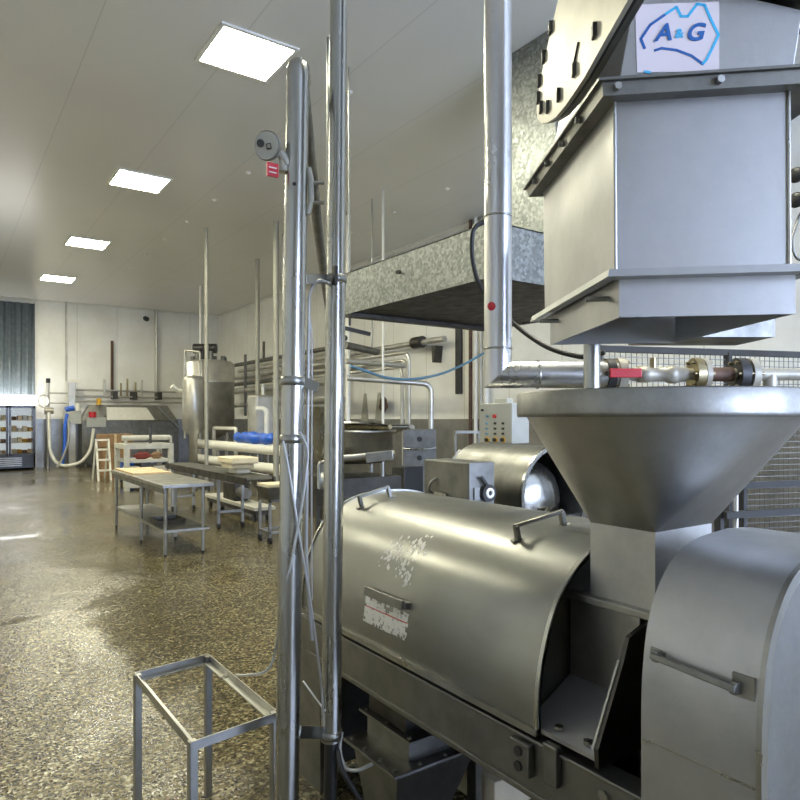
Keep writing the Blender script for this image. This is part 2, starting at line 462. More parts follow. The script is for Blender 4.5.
def torn(ya, yb, za, zb, nx, nz, keep):
    b = MB(); q = {}
    vs = []
    for i in range(nx+1):
        for k in range(nz+1):
            vs.append(on_cover(ya+(yb-ya)*i/nx+rg.uniform(-.003, .003), za+(zb-za)*k/nz+rg.uniform(-.002, .002)))
    fs = [(i*(nz+1)+k, (i+1)*(nz+1)+k, (i+1)*(nz+1)+k+1, i*(nz+1)+k+1) for i in range(nx) for k in range(nz) if keep(i, k)]
    b.add(vs, fs, True); return b
def keep_label(i, k):
    if k >= 8 and 9 <= i <= 13: return rg.random() < .25
    if k in (0, 9) or i in (0, 25): return rg.random() < .72
    if i in (11, 12) and k in (6, 7): return rg.random() < .5
    return True
torn(1.755, 2.02, .775, .862, 26, 10, keep_label).build('label_sheet', 'label', cover, label='worn torn white label', fix=False)
patch(1.757, 2.018, .829, .8325, 'red', 'label_line', .0024)
b = MB()
for (c0, c1, wd_) in ((1.83, 1.06, .05), (1.92, 1.04, .06), (1.97, 1.0, .04), (1.86, .99, .05), (1.81, .965, .02)):
    for _ in range(26):
        y_, z_ = c0+rg.gauss(0, wd_*.55), c1+rg.gauss(0, .016); r_ = rg.uniform(.0015, .0085)
        ring_ = [on_cover(y_+math.cos(a)*r_*rg.uniform(.5, 1.3), z_+math.sin(a)*r_*rg.uniform(.5, 1.3)) for a in [2*PI*k/7 for k in range(7)]]
        b.add(ring_, [tuple(range(7))], True)
b.build('residue_patch', 'residue', cover, label='white flaky residue', fix=False)
# frame under the drum
fr = MB()
fr.box((XF, .50, .535), (XF+.012, 2.60, .682)); fr.box((XF-.008, .50, .674), (XF+.06, 2.60, .684)); fr.box((XF-.006, .50, .53), (XF+.06, 2.60, .548))
fr.box((2.10, .50, .535), (2.115, 2.60, .682)); fr.box((XF, 2.585, .535), (2.115, 2.60, .682)); fr.box((XF, .50, .535), (2.115, .515, .682))
frame = fr.build('frame', 'matte', mx, .003)
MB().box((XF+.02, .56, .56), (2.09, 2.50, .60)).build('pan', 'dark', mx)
MB().box((XF+.03, 1.18, .60), (XF+.04, 2.50, .72)).build('shadow_strip', 'rackpaint', mx)  # dark strip painting in the shadow between cover and frame
for (x0, x1, y0, y1) in ((XF+.005, XF+.02, 2.35, 2.56), (2.09, 2.105, 2.40, 2.59), (XF+.02, XF+.035, .56, .74), (2.08, 2.095, .56, .74)):
    MB().box((x0, y0, 0), (x1, y1, .56)).build('leg', 'matte', mx)
# socket box on the frame
q = MB().box((XF-.022, 1.185, .585), (XF, 1.255, .67)).build('socket_box', 'matte', mx, .004)
MB().box((XF-.02, 1.095, .60), (XF, 1.14, .70)).build('end_bracket', 'matte', mx, .004)
for z in (.607, .645): MB().cyl((XF-.027, 1.22, z), (XF-.02, 1.22, z), .013, 14).build('socket', 'black', q)
bolts(mx, [(XF, y, .64) for y in (.97, .86)], (-1, 0, 0), .014, .006)
# feed box between drum and belt guard
MB().box((1.42, 1.0, .56), (1.93, 1.22, 1.02)).build('feed_box', 'steel', mx, .003)
MB().box((1.46, .815, .56), (1.93, 1.0, 1.02)).build('shade_block', 'dark', mx)  # dark box standing in for the shade of the cavity by the guard
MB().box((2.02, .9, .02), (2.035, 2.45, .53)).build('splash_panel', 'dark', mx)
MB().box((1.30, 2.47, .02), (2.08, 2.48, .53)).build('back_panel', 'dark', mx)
fb = MB(); fb.bar((1.408, .88, 1.025), (1.408, 1.225, 1.025), .03, .018); fb.bar((1.42, .94, 1.032), (1.67, .94, 1.032), .03, .012)
fb.build('flange_bar', 'steel', mx, .002)
MB().hexa([(1.42, .995, .79), (1.42, 1.22, .79), (XF+.01, 1.22, .70), (XF+.01, .995, .70)], [(1.42, .995, .80), (1.42, 1.22, .80), (XF+.01, 1.22, .712), (XF+.01, .995, .712)]).build('sloped_tray', 'bin', mx)
bolts(mx, [(XF+.03, 1.13, .722), (XF+.03, 1.04, .722)], (0, 0, 1), .012, .008)
bp_ = [(1.25, 1.0, .69), (1.247, 1.0, .735), (1.342, 1.0, .92), (1.3626, 1.0, .972), (1.45, 1.0, 1.0), (1.45, 1.0, .69)]
MB().prism([(x, y-.012, z) for x, y, z in bp_], (0, .012, 0)).build('bulkhead', 'dark', mx)  # face coloured dark for the shade it stands in
MB().prism([(1.243, .998, .735), (1.338, .998, .92), (1.342, .998, .919), (1.248, .998, .735)], (0, .006, 0)).build('bulkhead_edge', 'steel', mx)
# belt guard (round shouldered cover with closed end)
gh = [(1.15, .30), (1.15, .60), (1.15, .80), (1.15, .92), (1.156, 1.01), (1.172, 1.09), (1.205, 1.155), (1.26, 1.21), (1.34, 1.24), (1.45, 1.25)]
GS = 1.47
GP = smooth_prof(gh + [(2*GS-x, z) for x, z in reversed(gh)]); GN = prof_normals(GP)
guard = MB().shell([(x, .573, z) for x, z in GP], (0, .233, 0), GN, .006).build('belt_guard', 'guard', mx, fix=False)
MB().prism([(x-n[0]*.012, .585, z-n[2]*.012) for (x, z), n in zip(GP, GN)], (0, .008, 0)).build('end_plate', 'matte', guard)
MB().shell([(x+n[0]*.003, .569, z+n[2]*.003) for (x, z), n in zip(GP, GN)], (0, .010, 0), GN, .022).build('rim', 'steel', guard, fix=False)
MB().prism([(x-n[0]*.007, .785, z-n[2]*.007) for (x, z), n in zip(GP, GN)], (0, .008, 0)).build('back_plate', 'dark', guard)
grip(guard, (1.160, .77, 1.035), (1.160, .615, 1.025), (-1, 0, .15), .02, .012)
MB().box((1.155, .585, 1.01), (1.166, .625, 1.05)).build('handle_plate', 'steel', guard)
# weld seam
MB().box((1.1475, .58, .862), (1.151, .80, .866)).build('seam', 'pole', guard)
# funnel: square neck lofted to a round lip
FX, FY, hs, hsy, RX, RY = 1.545, 1.054, .124, .097, 1.566, 1.046
def sq(k, n, s_):
    a = 2*PI*k/n+PI/4; c, s2 = math.cos(a), math.sin(a); m_ = max(abs(c), abs(s2))
    return c/m_*s_, s2/m_*hsy
N = 64
def loft(levels):
    vs = []
    for z, r, t in levels:
        for k in range(N):
            a = 2*PI*k/N+PI/4; qx, qy = sq(k, N, hs)
            vs.append(((FX+qx)*(1-t)+(RX+math.cos(a)*r)*t, (FY+qy)*(1-t)+(RY+math.sin(a)*r)*t, z))
    return vs, [(i*N+k, i*N+(k+1) % N, (i+1)*N+(k+1) % N, (i+1)*N+k) for i in range(len(levels)-1) for k in range(N)]
R = .362
b = MB(); b.add(*loft([(1.03, R, 0), (1.225, R, 0)]), False)
neck = b.build('neck', 'funnel', mx)
def transition(z0, z1, r, sx, sy, flip=False):
    b = MB(); cs = [(sx, sy), (-sx, sy), (-sx, -sy), (sx, -sy)]; n = 18
    for q in range(4):
        a0 = q*PI/2; ap = (FX+cs[q][0], FY+cs[q][1], z0)
        arc = [(RX+math.cos(a0+PI/2*k/n)*r, RY+math.sin(a0+PI/2*k/n)*r, z1) for k in range(n+1)]
        # cone piece with its apex at the neck corner
        vs = []
        for k in range(n+1):
            for t in (0, .5, 1): vs.append(tuple(ap[m]*(1-t)+arc[k][m]*t for m in range(3)))
        fs = []
        for k in range(n):
            o = 3*k; fs += [(o, o+4, o+1), (o+1, o+4, o+5, o+2)]
        b.add(vs, [tuple(reversed(f)) for f in fs] if flip else fs, True)
        nx = cs[(q+1) % 4]
        tri = [ap, (FX+nx[0], FY+nx[1], z0), arc[-1]]
        b.add(tri, [(0, 2, 1)] if not flip else [(0, 1, 2)])
    return b
b = transition(1.225, 1.51, R-.016, hs, hsy); b2_ = transition(1.227, 1.512, R-.022, hs-.005, hsy-.005, True)
b.add(b2_.v, b2_.f); b.sm[-len(b2_.f):] = b2_.sm
fn = b.build('funnel', 'funnel', mx, fix=False)
b = MB(); b.lathe((RX, RY, 0), (0, 0, 1), [(R-.024, 1.505), (R+.006, 1.505), (R+.008, 1.515), (R+.008, 1.566), (R+.004, 1.57), (R-.006, 1.566), (R-.024, 1.505)], 72)
b.build('lip', 'lip', fn)

# ------------------------------------------------------------------ discharge chute standing under the mixer
ch = thing('discharge_chute', (1.42, 2.0, 0), 'dark stepped steel chute with bolted flanges standing under the mixer frame', 'chute')
def quadz(x0, x1, y0, y1, z): return [(x0, y0, z), (x1, y0, z), (x1, y1, z), (x0, y1, z)]
MB().hexa(quadz(1.30, 1.50, 1.90, 2.06, 0.0), quadz(1.265, 1.62, 1.83, 2.12, .295)).build('lower_hopper', 'matte', ch)
f1 = MB().box((1.24, 1.81, .295), (1.66, 2.15, .307)).build('lower_flange', 'matte', ch, .002)
MB().box((1.335, 1.86, .307), (1.52, 2.13, .38)).build('throat', 'matte', ch)
f2 = MB().box((1.32, 1.835, .38), (1.56, 2.17, .39)).build('upper_flange', 'matte', ch, .002)
MB().box((1.35, 1.90, .39), (1.53, 2.14, .53)).build('inlet', 'dark', ch)
bolts(ch, [(1.262, y, .307) for y in (1.84, 1.93, 2.03, 2.12)]+[(x, 1.83, .307) for x in (1.36, 1.47, 1.58)], (0, 0, 1), .007, .007)
bolts(ch, [(1.337, y, .39) for y in (1.86, 2.0, 2.14)], (0, 0, 1), .007, .006)
pm = thing('floor_motor', (1.84, 1.95, 0), 'small pale cylindrical motor on a cream bracket behind the dark chute', 'motor')
MB().cyl((1.84, 1.86, .20), (1.84, 2.06, .20), .075, 20).build('motor_body', 'flange', pm)
MB().cyl((1.84, 1.80, .20), (1.84, 1.86, .20), .05, 16).build('end_cap', 'dark', pm)
MB().box((1.72, 1.84, 0), (1.93, 2.08, .125)).build('bracket', 'cream', pm, .004)
MB().box((1.66, 1.88, .0), (1.69, 1.93, .27)).build('upright', 'steel', pm)
# ------------------------------------------------------------------ second, smaller drum machine behind
d2 = thing('small_drum_mixer', (2.77, 2.8, 0), 'small open-ended steel drum with shiny dome inside, behind the large drum', 'machine')
ra = .272; cx2, cz2 = 2.80, 1.078; y0, y1 = 2.50, 3.14
ang = [PI*1.18-k*(PI*1.36)/40 for k in range(41)]
poly = [(cx2+math.cos(a)*ra, z_) for a in ang for z_ in (cz2+math.sin(a)*ra,)]
nn = [(math.cos(a), 0, math.sin(a)) for a in ang]
sh = MB().shell([(x, y0, z) for x, z in poly], (0, y1-y0, 0), nn, .008).build('drum_shell', 'matte', d2, fix=False)
MB().shell([(x+n[0]*.006, y0-.008, z+n[2]*.006) for (x, z), n in zip(poly, nn)], (0, .016, 0), nn, .022).build('rim', 'pole', sh, fix=False)
MB().prism([(x-n[0]*.01, y1-.02, z-n[2]*.01) for (x, z), n in zip(poly, nn)], (0, .01, 0)).build('end_plate', 'dark', sh)
# far shoulder curves down
MB().tube([(cx2-.15, y1+.005, cz2+.225), (cx2-.21, y1+.005, cz2+.17), (cx2-.26, y1+.005, cz2+.07), (cx2-.272, y1+.005, cz2-.05)], .012, 8).build('shoulder_rim', 'pole', sh)
dm = MB().lathe((cx2-.03, y0+.19, cz2-.03), (0, -1, 0), [(.215, 0), (.21, .03), (.193, .065), (.164, .095), (.115, .125), (.058, .14), (.0, .144)], 32)
dome = dm.build('dome', 'pole', d2)
MB().cyl((cx2-.02, y0+.045, cz2-.08), (cx2-.13, y0-.03, cz2-.095), .010, 10).build('pull_rod', 'brass', dome)
MB().box((cx2-.25, y0+.02, .62), (cx2+.25, y1, cz2-.12)).build('body', 'matte', d2)
for sx in (-.22, .19):
    for yy in (y0+.05, y1-.08): MB().box((cx2+sx, yy, 0), (cx2+sx+.04, yy+.04, .62)).build('leg', 'matte', d2)
# gear box with a dial, bolted to its side
gb = MB().box((2.20, 2.55, .95), (2.37, 2.92, 1.277)).build('gear_box', 'matte', d2, .006)
MB().box((2.30, 2.60, .62), (2.53, 2.85, .95)).build('gear_box_bracket', 'dark', d2)
MB().box((2.20, 2.538, .95), (2.37, 2.55, 1.277)).build('side_cover', 'matte', gb, .003)
p = V((2.31, 2.538, 1.12)); kn = MB().cyl(p, p+V((0, -.03, 0)), .045, 20).build('dial', 'black', gb)
MB().lathe(p+V((0, -.031, 0)), (0, -1, 0), [(.027, 0), (.027, .005), (.013, .005), (.013, 0)], 20).build('dial_ring', 'white', kn)
MB().bar(p+V((0, -.02, .03)), p+V((-.05, -.02, .085)), .014, .014).build('lever', 'black', gb)
MB().box((2.225, 2.528, 1.09), (2.262, 2.54, 1.15)).build('name_plate', 'steel', gb)
MB().tube(fillet([V((2.20, 2.85, 1.10)), V((2.175, 2.85, 1.11)), V((2.175, 2.83, 1.16)), V((2.2, 2.81, 1.18))], .02), .007, 8).build('hook', 'pole', gb)
MB().bar((2.185, 2.80, 1.105), (2.185, 2.70, 1.10), .018, .014).build('latch', 'pole', gb)

# ------------------------------------------------------------------ control panel on its post
cp = thing('switch_cabinet', (3.17, 3.31, 0), 'grey control cabinet with rows of small buttons and three dials, on post', 'control cabinet')
pb = MB().box((3.10, 3.15, 1.335), (3.26, 3.47, 1.607)).build('panel_box', 'grey', cp, .006)
MB().box((3.16, 3.28, 0), (3.21, 3.33, 1.335)).build('post', 'matte', cp)
MB().box((3.05, 3.16, 0), (3.32, 3.45, .02)).build('foot_plate', 'matte', cp)
def panel_pt(zx, zy): return onX(460+zx*.175, 380+zy*.175, 3.10)
for zx, zy, r, mt, nm in [(130, 172, .008, 'black', 'button'), (158, 207, .008, 'bluecable', 'button'), (200, 207, .013, 'red', 'stop_button')] + \
        [(x_, y_, .008, m_, 'button') for x_, m_ in ((156, 'bluecable'), (203, 'dark'), (248, 'dark')) for y_ in (248, 278, 307)]:
    p = panel_pt(zx, zy); MB().cyl(p, p+V((-.012, 0, 0)), r, 12).build(nm, mt, pb)
for zx in (157, 203, 248):
    p = panel_pt(zx, 342)
    dl = MB().cyl(p, p+V((-.006, 0, 0)), .020, 16).build('dial', 'yellow', pb)
    MB().cyl(p+V((-.006, 0, 0)), p+V((-.02, 0, 0)), .013, 14).build('dial_knob', 'black', dl)
MB().box((3.14, 3.24, 1.607), (3.20, 3.36, 1.64)).build('gland', 'grey', pb, .004)

# ------------------------------------------------------------------ the feed bin overhead
def B(l, d, z): return C(l, d, z)
sd = V((-.053, 1.0))
FLc, FRc = V((.4616, 1.398)), V((.800, 1.352))
def corners(ov, ovr=None, z=0, dep=.53, inn=0):
    ovr = ov if ovr is None else ovr
    e = (FRc-FLc).normalized(); s_ = sd.normalized()
    fl = FLc-e*ov-s_*ov; frr = FRc+e*ovr-s_*ov; br = FRc+e*ovr+s_*(dep+ov); bl = FLc-e*ov+s_*(dep+ov)
    return [C(p[0], p[1], z) for p in (fl, frr, br, bl)]
cen = C(.6, 1.62, 1.716)
fbn = thing('feed_bin', cen, 'big square steel feed bin hanging above the round funnel', 'bin')
def ring(q0, q1, th):                       # four walls between two quads, hollow
    b = MB()
    for z0q, z1q in ((q0, q1),):
        c0 = sum((V(p) for p in q0), V())/4; c1 = sum((V(p) for p in q1), V())/4
        def inset(q, c): return [V(p)+(V((c.x, c.y, p.z))-V(p)).normalized()*th*1.4 for p in q]
        i0, i1 = inset(q0, c0), inset(q1, c1)
        for k in range(4):
            j = (k+1) % 4
            b.hexa([q0[k], q0[j], i0[j], i0[k]], [q1[k], q1[j], i1[j], i1[k]])
    return b
ring(corners(-.004, .012, z=1.716), corners(-.004, .012, z=1.800), .006).build('skirt', 'bin', fbn)
b = MB(); b.hexa(corners(.028, .035, z=1.813), corners(.024, .03, z=1.826)); 
b2 = ring(corners(.032, .045, z=1.796, dep=.58), corners(.028, .04, z=1.812, dep=.58), .03).build('lower_flange', 'bin', fbn)
body = ring(corners(.008, -.008, z=1.808), corners(.012, -.012, z=2.168), .006).build('bin_body', 'bin', fbn)
MB().hexa(corners(-.022, z=1.826), corners(-.022, z=1.832)).build('shade_plate', 'dark', fbn)  # dark plate painting in the shade of the hollow bin
fl1 = MB().hexa(corners(.060, .09, z=2.191), corners(.060, .09, z=2.197)); fl1.hexa(corners(.046, .08, z=2.165), corners(.050, .084, z=2.191))
fl1 = fl1.build('upper_flange', 'matte', fbn)
e2 = (FRc-FLc).normalized(); nf = C(sd[0], sd[1], 0).normalized(); ef = C(e2[0], e2[1], 0).normalized()
def fpt(t, ov, z):  # on the front of the flange
    p = FLc+(FRc-FLc)*t-sd.normalized()*ov; return C(p[0], p[1], z)
bolts(fl1, [fpt(-.06, .049, 2.179), fpt(.52, .049, 2.179), fpt(1.1, .049, 2.179)], -nf, .008, .010)
def lpt(t, ov, z):
    p = FLc+sd*(.53*t)-e2*ov; return C(p[0], p[1], z)
bolts(fl1, [lpt(t, .049, 2.179) for t in (.18, .42, .66, .9)], -ef, .008, .010)
sk = [(lpt(.12, -.004, 1.766), -ef), (lpt(.85, -.004, 1.775), -ef)]
for p, n in sk: MB().cyl(p, p+n*.05, .006, 8).build('stud', 'steel', fbn)
# welded seams on vertical front edges
for t in (0, 1):
    p0 = fpt(t-.024*(1-t)-.022*t, .009, 1.813); p1 = fpt(t-.034*(1-t)-.034*t, .013, 2.166)
    MB().tube([p0, p1], .004, 6).build('weld_seam', 'pole', body)
# upper hood with the sticker face
def top_quad(z, sl):
    q = corners(0, z=z); return [V(p)+ef*sl for p in q]
fr_l, fr_r = 2.44, 2.335
q0 = corners(.002, z=2.197)
sh_ = ef*.045
q1 = [V((q0[0].x, q0[0].y, fr_l))+V((sh_.x, sh_.y, 0)), V((q0[1].x, q0[1].y, fr_r))+V((sh_.x, sh_.y, 0))*.45, V((q0[2].x, q0[2].y, fr_r))+V((sh_.x, sh_.y, 0))*.45, V((q0[3].x, q0[3].y, fr_l))+V((sh_.x, sh_.y, 0))]
hood = MB().hexa(q0, q1).build('upper_hood', 'bin', fbn, .002)
dz = V((0, 0, .02))
big = [V(q1[0])-ef*.02-nf*.03, V(q1[1])+ef*.05-nf*.03, V(q1[2])+ef*.05+nf*.03, V(q1[3])-ef*.02+nf*.03]
MB().hexa(big, [p+dz for p in big]).build('hood_flange', 'dark', fbn)
up = [V(p)+dz+(sum(big, V())/4-V(p))*.05 for p in big]
MB().hexa(up, [V((p.x, p.y, 5.2)) for p in up]).build('riser_casing', 'matte', fbn)
# sticker on the hood's front face
fa, fb_, fd, fc = V(q0[0]), V(q0[1]), V(q1[0]), V(q1[1])
fn_ = (fb_-fa).cross(fd-fa).normalized()
if fn_.dot(nf) > 0: fn_ = -fn_
UX = (fb_-fa).normalized(); UY = (fd-fa) - UX*((fd-fa).dot(UX)); UY.normalize()
def ray_face(px, py, off=0):
    o = V((0, 0, H)); dvec = at(px, py, 1.0)-o
    t = (fa-o).dot(fn_)/dvec.dot(fn_)
    return o+dvec*t+fn_*off
st_pts = [(637, 73), (719, 71), (719, 2), (635, 5)]
sticker = MB().prism([ray_face(x, y, .0008) for x, y in st_pts], fn_*.0008).build('sticker', 'sticker', hood, label='pinkish white sticker with blue map outline and letters')
def stroke(pts, w, mat, closed=False):
    b = MB(); pp = [ray_face(x, y, .0024) for x, y in pts]
    for a, c in zip(pp[:-1], pp[1:]):
        t = (c-a).normalized(); s_ = t.cross(fn_).normalized()
        b.hexa([a-s_*w-t*w*.5, c-s_*w+t*w*.5, c+s_*w+t*w*.5, a+s_*w-t*w*.5], [q-fn_*.0008 for q in (a-s_*w-t*w*.5, c-s_*w+t*w*.5, c+s_*w+t*w*.5, a+s_*w-t*w*.5)])
    return b.build('logo_outline', mat, hood)
def z5(x, y): return (500+x*.375, y*.375)
stroke([z5(*p) for p in ((385, 130), (375, 105), (400, 68), (440, 40))], .0028, 'logoD')
stroke([z5(*p) for p in ((440, 40), (470, 20), (482, 45), (500, 45), (525, 12), (545, 15), (560, 50))], .0028, 'logoL')
stroke([z5(*p) for p in ((560, 50), (582, 95), (565, 130), (550, 160), (540, 172))], .0028, 'logoL')
stroke([z5(*p) for p in ((540, 172), (510, 150), (470, 135), (430, 130), (412, 136))], .0026, 'logoD')
stroke([z5(*p) for p in ((385, 192), (400, 194))], .0024, 'logoL')
def letters(txt, px, py, size, mat, shear):
    cu = bpy.data.curves.new('letters', 'FONT'); cu.body = txt; cu.size = size; cu.extrude = .0006; cu.offset = size*.025; cu.shear = shear
    to = bpy.data.objects.new('letters', cu); COL.objects.link(to)
    bpy.context.view_layer.update()
    me = bpy.data.meshes.new_from_object(to.evaluated_get(bpy.context.evaluated_depsgraph_get()))
    bpy.data.objects.remove(to)
    o = bpy.data.objects.new('letters', me); COL.objects.link(o)
    org = ray_face(px, py, .0028)
    rot = Matrix((UX, UY, UX.cross(UY).normalized())).transposed()
    me.transform(Matrix.Translation(org-cen) @ rot.to_4x4())
    me.materials.clear(); me.materials.append(M[mat])
    o.parent = hood
    return o
letters('A', 654.5, 41.5, .049, 'logoD', .25); letters('&', 674.5, 38.5, .026, 'logoL', .1); letters('G', 685, 41.5, .049, 'logoD', .25)
# round ended bolted cover plate on the left of the hood
def lplane(px, py, off):
    # plane through the bin's left side, pushed out by off
    o = V((0, 0, H)); dvec = at(px, py, 1.0)-o; p0 = C(FLc[0], FLc[1], 0)-ef*off
    nrm = nf.cross(V((0, 0, 1))).normalized()
    t = (p0-o).dot(nrm)/dvec.dot(nrm); return o+dvec*t
ol = [(640, -20), (628, 0), (603, 44), (584, 78), (566, 105), (556, 117), (547, 123), (541, 124), (537.5, 119), (536.5, 110), (538, 94), (544, 62), (551, 30), (558, 0), (561, -20)]
pl0 = [lplane(x, y, .055) for x, y in ol]
sp = MB().prism(pl0, ef*.010).build('cover_plate', 'plate', fbn, .002, label='pale round-ended cover plate with bolts')
cc = sum(pl0, V())/len(pl0)
MB().prism([p+ef*.0105 for p in pl0], ef*.006).build('gasket', 'black', fbn)
MB().prism([p+(cc-p)*.03+ef*.017 for p in pl0], ef*.016).build('backing_flange', 'matte', fbn)
for x, y in ((551, 28), (544, 57), (539.5, 81), (538.8, 98), (541.5, 107.5), (548, 107), (559, 95), (574.5, 70), (595, 31)):
    p = lplane(x, y, .056); MB().bar(p+V((0, 0, -.014)), p+V((0, 0, .014)), .02, .012, ef).build('bolt', 'dark', sp)
MB().bar(lplane(578, 42, .057), lplane(574, 62, .057), .004, .004).build('slot', 'black', sp)
# rear chute box right of the bin and drop pipe
rb = [C(.76, 1.97, 1.745), C(1.12, 1.97, 1.745), C(1.12, 2.2, 1.745), C(.76, 2.2, 1.745)]
MB().hexa(rb, [V((p.x, p.y, 2.19)) for p in rb]).build('rear_box', 'matte', fbn)
MB().cyl(C(.567, 1.95, 1.50), C(.567, 1.95, 1.84), .024, 18).build('drop_pipe', 'pole', fbn)

# ------------------------------------------------------------------ clad pipe with valves
vp = thing('clad_pipe', C(.356, 2.4, ZC), 'bright clad pipe dropping from ceiling and turning right behind the bin, with valves', 'pipe')
zP = 1.662
a0, a1, a2 = C(.356, 2.4, ZC), C(.356, 2.4, zP), C(.80, 2.4, zP)
tp = MB()
tp.tube([a0, C(.356, 2.4, zP+.0), ], .049, 24)
v_pipe = MB()
def mitre(pts, r, n=28):
    b = MB(); rings = []
    pts = [V(p) for p in pts]
    for i, p in enumerate(pts):
        if i == 0: ts = (pts[1]-pts[0]).normalized(); nrm = ts
        elif i == len(pts)-1: ts = (pts[i]-pts[i-1]).normalized(); nrm = ts
        else:
            ts = (pts[i]-pts[i-1]).normalized(); nrm = (ts+(pts[i+1]-pts[i]).normalized()).normalized()
        side = V((0, 0, 1)).cross(ef2).normalized() if False else None
        x = fw; y = ts.cross(x).normalized()
        rg = []
        for k in range(n):
            o = x*math.cos(2*PI*k/n)*r+y*math.sin(2*PI*k/n)*r
            o = o-ts*(o.dot(nrm)/ts.dot(nrm))
            rg.append(p+o)
        rings.append(rg)
    vs = [q for rg in rings for q in rg]
    for i in range(len(pts)-1):
        vv = rings[i]+rings[i+1]
        # ring orientations differ across a mitre: match nearest start
        best = min(range(n), key=lambda s_: sum((rings[i+1][(k+s_) % n]-rings[i][k]-(pts[i+1]-pts[i])).length for k in range(n)))
        r2 = [rings[i+1][(k+best) % n] for k in range(n)]
        b.add(rings[i]+r2, [(k, (k+1) % n, n+(k+1) % n, n+k) for k in range(n)], True)
    return b
fw = C(0, 1, 0).normalized()
mitre([a0, a1, a2], .050).build('pipe_cladding', 'clad', vp)
rt = C(1, 0, 0).normalized()
for z in (2.234, 1.755):
    MB().lathe((a1.x, a1.y, z), (0, 0, 1), [(.0505, -.004), (.0525, -.003), (.0525, .003), (.0505, .004)], 28).build('band', 'pole', vp)
MB().lathe(C(.50, 2.4, zP), rt, [(.0505, -.004), (.0525, -.003), (.0525, .003), (.0505, .004)], 28).build('band', 'pole', vp)
p = at(492, 306, 2.352); MB().lathe(p+fw*.006, -fw, [(0, .006), (.013, .006), (.016, 0)], 14).build('spot_sticker', 'red', vp)
def onp(px): return C((px-400)/660*2.4, 2.4, zP)
MB().cyl(onp(598), onp(1050), .022, 18).build('inner_pipe', 'flange', vp)
def flg(px0, px1, r, mat):
    f = MB().cyl(onp(px0), onp(px1), r, 24).build('flange', mat, vp, .003)
    for k in range(6):
        a = 2*PI*k/6; o = fw*math.cos(a)*r*.8+V((0, 0, 1))*math.sin(a)*r*.8
        MB().cyl(onp(px0-3)+o, onp(px1+3)+o, .006, 6).build('flange_bolt', 'brass', f)
flg(605, 613, .058, 'black'); flg(616, 624, .060, 'flange'); flg(692, 700, .060, 'brass'); flg(701, 706, .058, 'flange')
flg(735, 744, .060, 'black'); flg(747, 754, .058, 'flange')
MB().tube([onp(632), onp(637), onp(637.5), onp(648), onp(650), onp(666), onp(668), onp(676), onp(676.5), onp(686)], .03, 14, True, [.024, .024, .030, .030, .026, .026, .033, .033, .027, .027]).build('valve_body', 'flange', vp)
MB().cyl(onp(653), onp(653)+V((0, 0, .06)), .012, 12).build('valve_stem', 'brass', vp)
MB().cyl(onp(707), onp(732), .026, 18).build('rusty_section', 'rust', vp, label='rust brown pipe section')
MB().cyl(onp(770)+V((0, 0, -.06)), onp(770), .024, 16).build('stub', 'flange', vp)
hb = onp(603)-fw*.075; MB().bar(hb, onp(634)-fw*.075, .012, .032).build('valve_lever', 'red', vp, .003, label='red valve lever')
MB().bar(hb, onp(606)+V((0, 0, 0)), .012, .016).build('lever_link', 'dark', vp)

# ------------------------------------------------------------------ two poles, round instrument, cables
bp = thing('bent_pole', C(-.349, 2.0, 0), 'polished steel pole bent over at its top, left of the two poles', 'pole')
ptop = C(-.307, 2.0, 2.53)
pts = fillet([C(-.349, 2.0, 0), C(-.309, 2.0, 2.575), C(-.318, 2.10, 2.575)], .055, 8)
MB().tube([C(-.318, 2.09, 2.572), C(-.70, 6.4, 2.57)], .029, 16).build('overhead_run', 'matte', bp)
k = 9
low = C(-.349+.04*(1.445/2.575), 2.0, 1.445)
up_ = MB().tube(pts, .0345, 24).build('upper_tube', 'pole', bp)
MB().tube([C(-.349, 2.0, 0), C(-.3263, 2.0, 1.445)], .0362, 24).build('lower_sleeve', 'pole', bp)
def onpole(z): return C(-.349+.04*z/2.55, 2.0, z)
for z in (1.44, 1.615):
    MB().lathe(onpole(z), (0, 0, 1), [(.034, -.014), (.038, -.012), (.038, .012), (.034, .014)], 24).build('clamp_band', 'steel', bp)
MB().bar(onpole(1.615)+rt*.03, onpole(1.615)+rt*.075+V((0, 0, -.02)), .016, .03).build('clamp_lug', 'steel', bp)
MB().cyl(onpole(2.20)-fw*.036, onpole(2.20)-fw*.03, .006, 8).build('rivet', 'black', bp)
MB().box(tuple(onpole(0)-V((.07, .07, 0))), tuple(onpole(0)+V((.07, .07, .01)))).build('foot_plate', 'steel', bp)
# horizontal overhead run hanger down by the far vat
MB().cyl(C(-.70, 6.4, 2.57), C(-.70, 6.4, ZC), .012, 8).build('hanger_rod', 'matte', bp)

sp2 = thing('straight_pole', C(-.2295, 2.15, 0), 'straight steel pole running up to the ceiling, right of the bent pole', 'pole')
def onp2(z): return C(-.2247+(z-.454)*.0103, 2.15, z)
MB().tube([onp2(1.945), onp2(ZC)], .0285, 24).build('upper_tube', 'pole', sp2)
MB().tube([onp2(.454), onp2(1.945)], .0322, 24).build('lower_tube', 'pole', sp2)
MB().tube([onp2(0), onp2(.46)], .022, 18).build('rubber_sleeve', 'black', sp2, label='black rubber sleeve at the base')
for z in (1.955, .475):
    MB().lathe(onp2(z), (0, 0, 1), [(.03, -.014), (.036, -.012), (.036, .012), (.03, .014)], 24).build('clamp_band', 'steel', sp2)
MB().bar(onp2(1.955)-rt*.02, onpole(1.925)+rt*.032, .012, .03).build('upper_tie', 'steel', sp2)
MB().bar(onp2(.478)-rt*.02, onpole(.552)+rt*.034, .012, .035).build('lower_tie', 'steel', sp2)
MB().bar(onp2(1.99)+rt*.0-fw*.034, onp2(1.93)-fw*.034, .02, .012).build('clamp_bolt', 'dark', sp2)

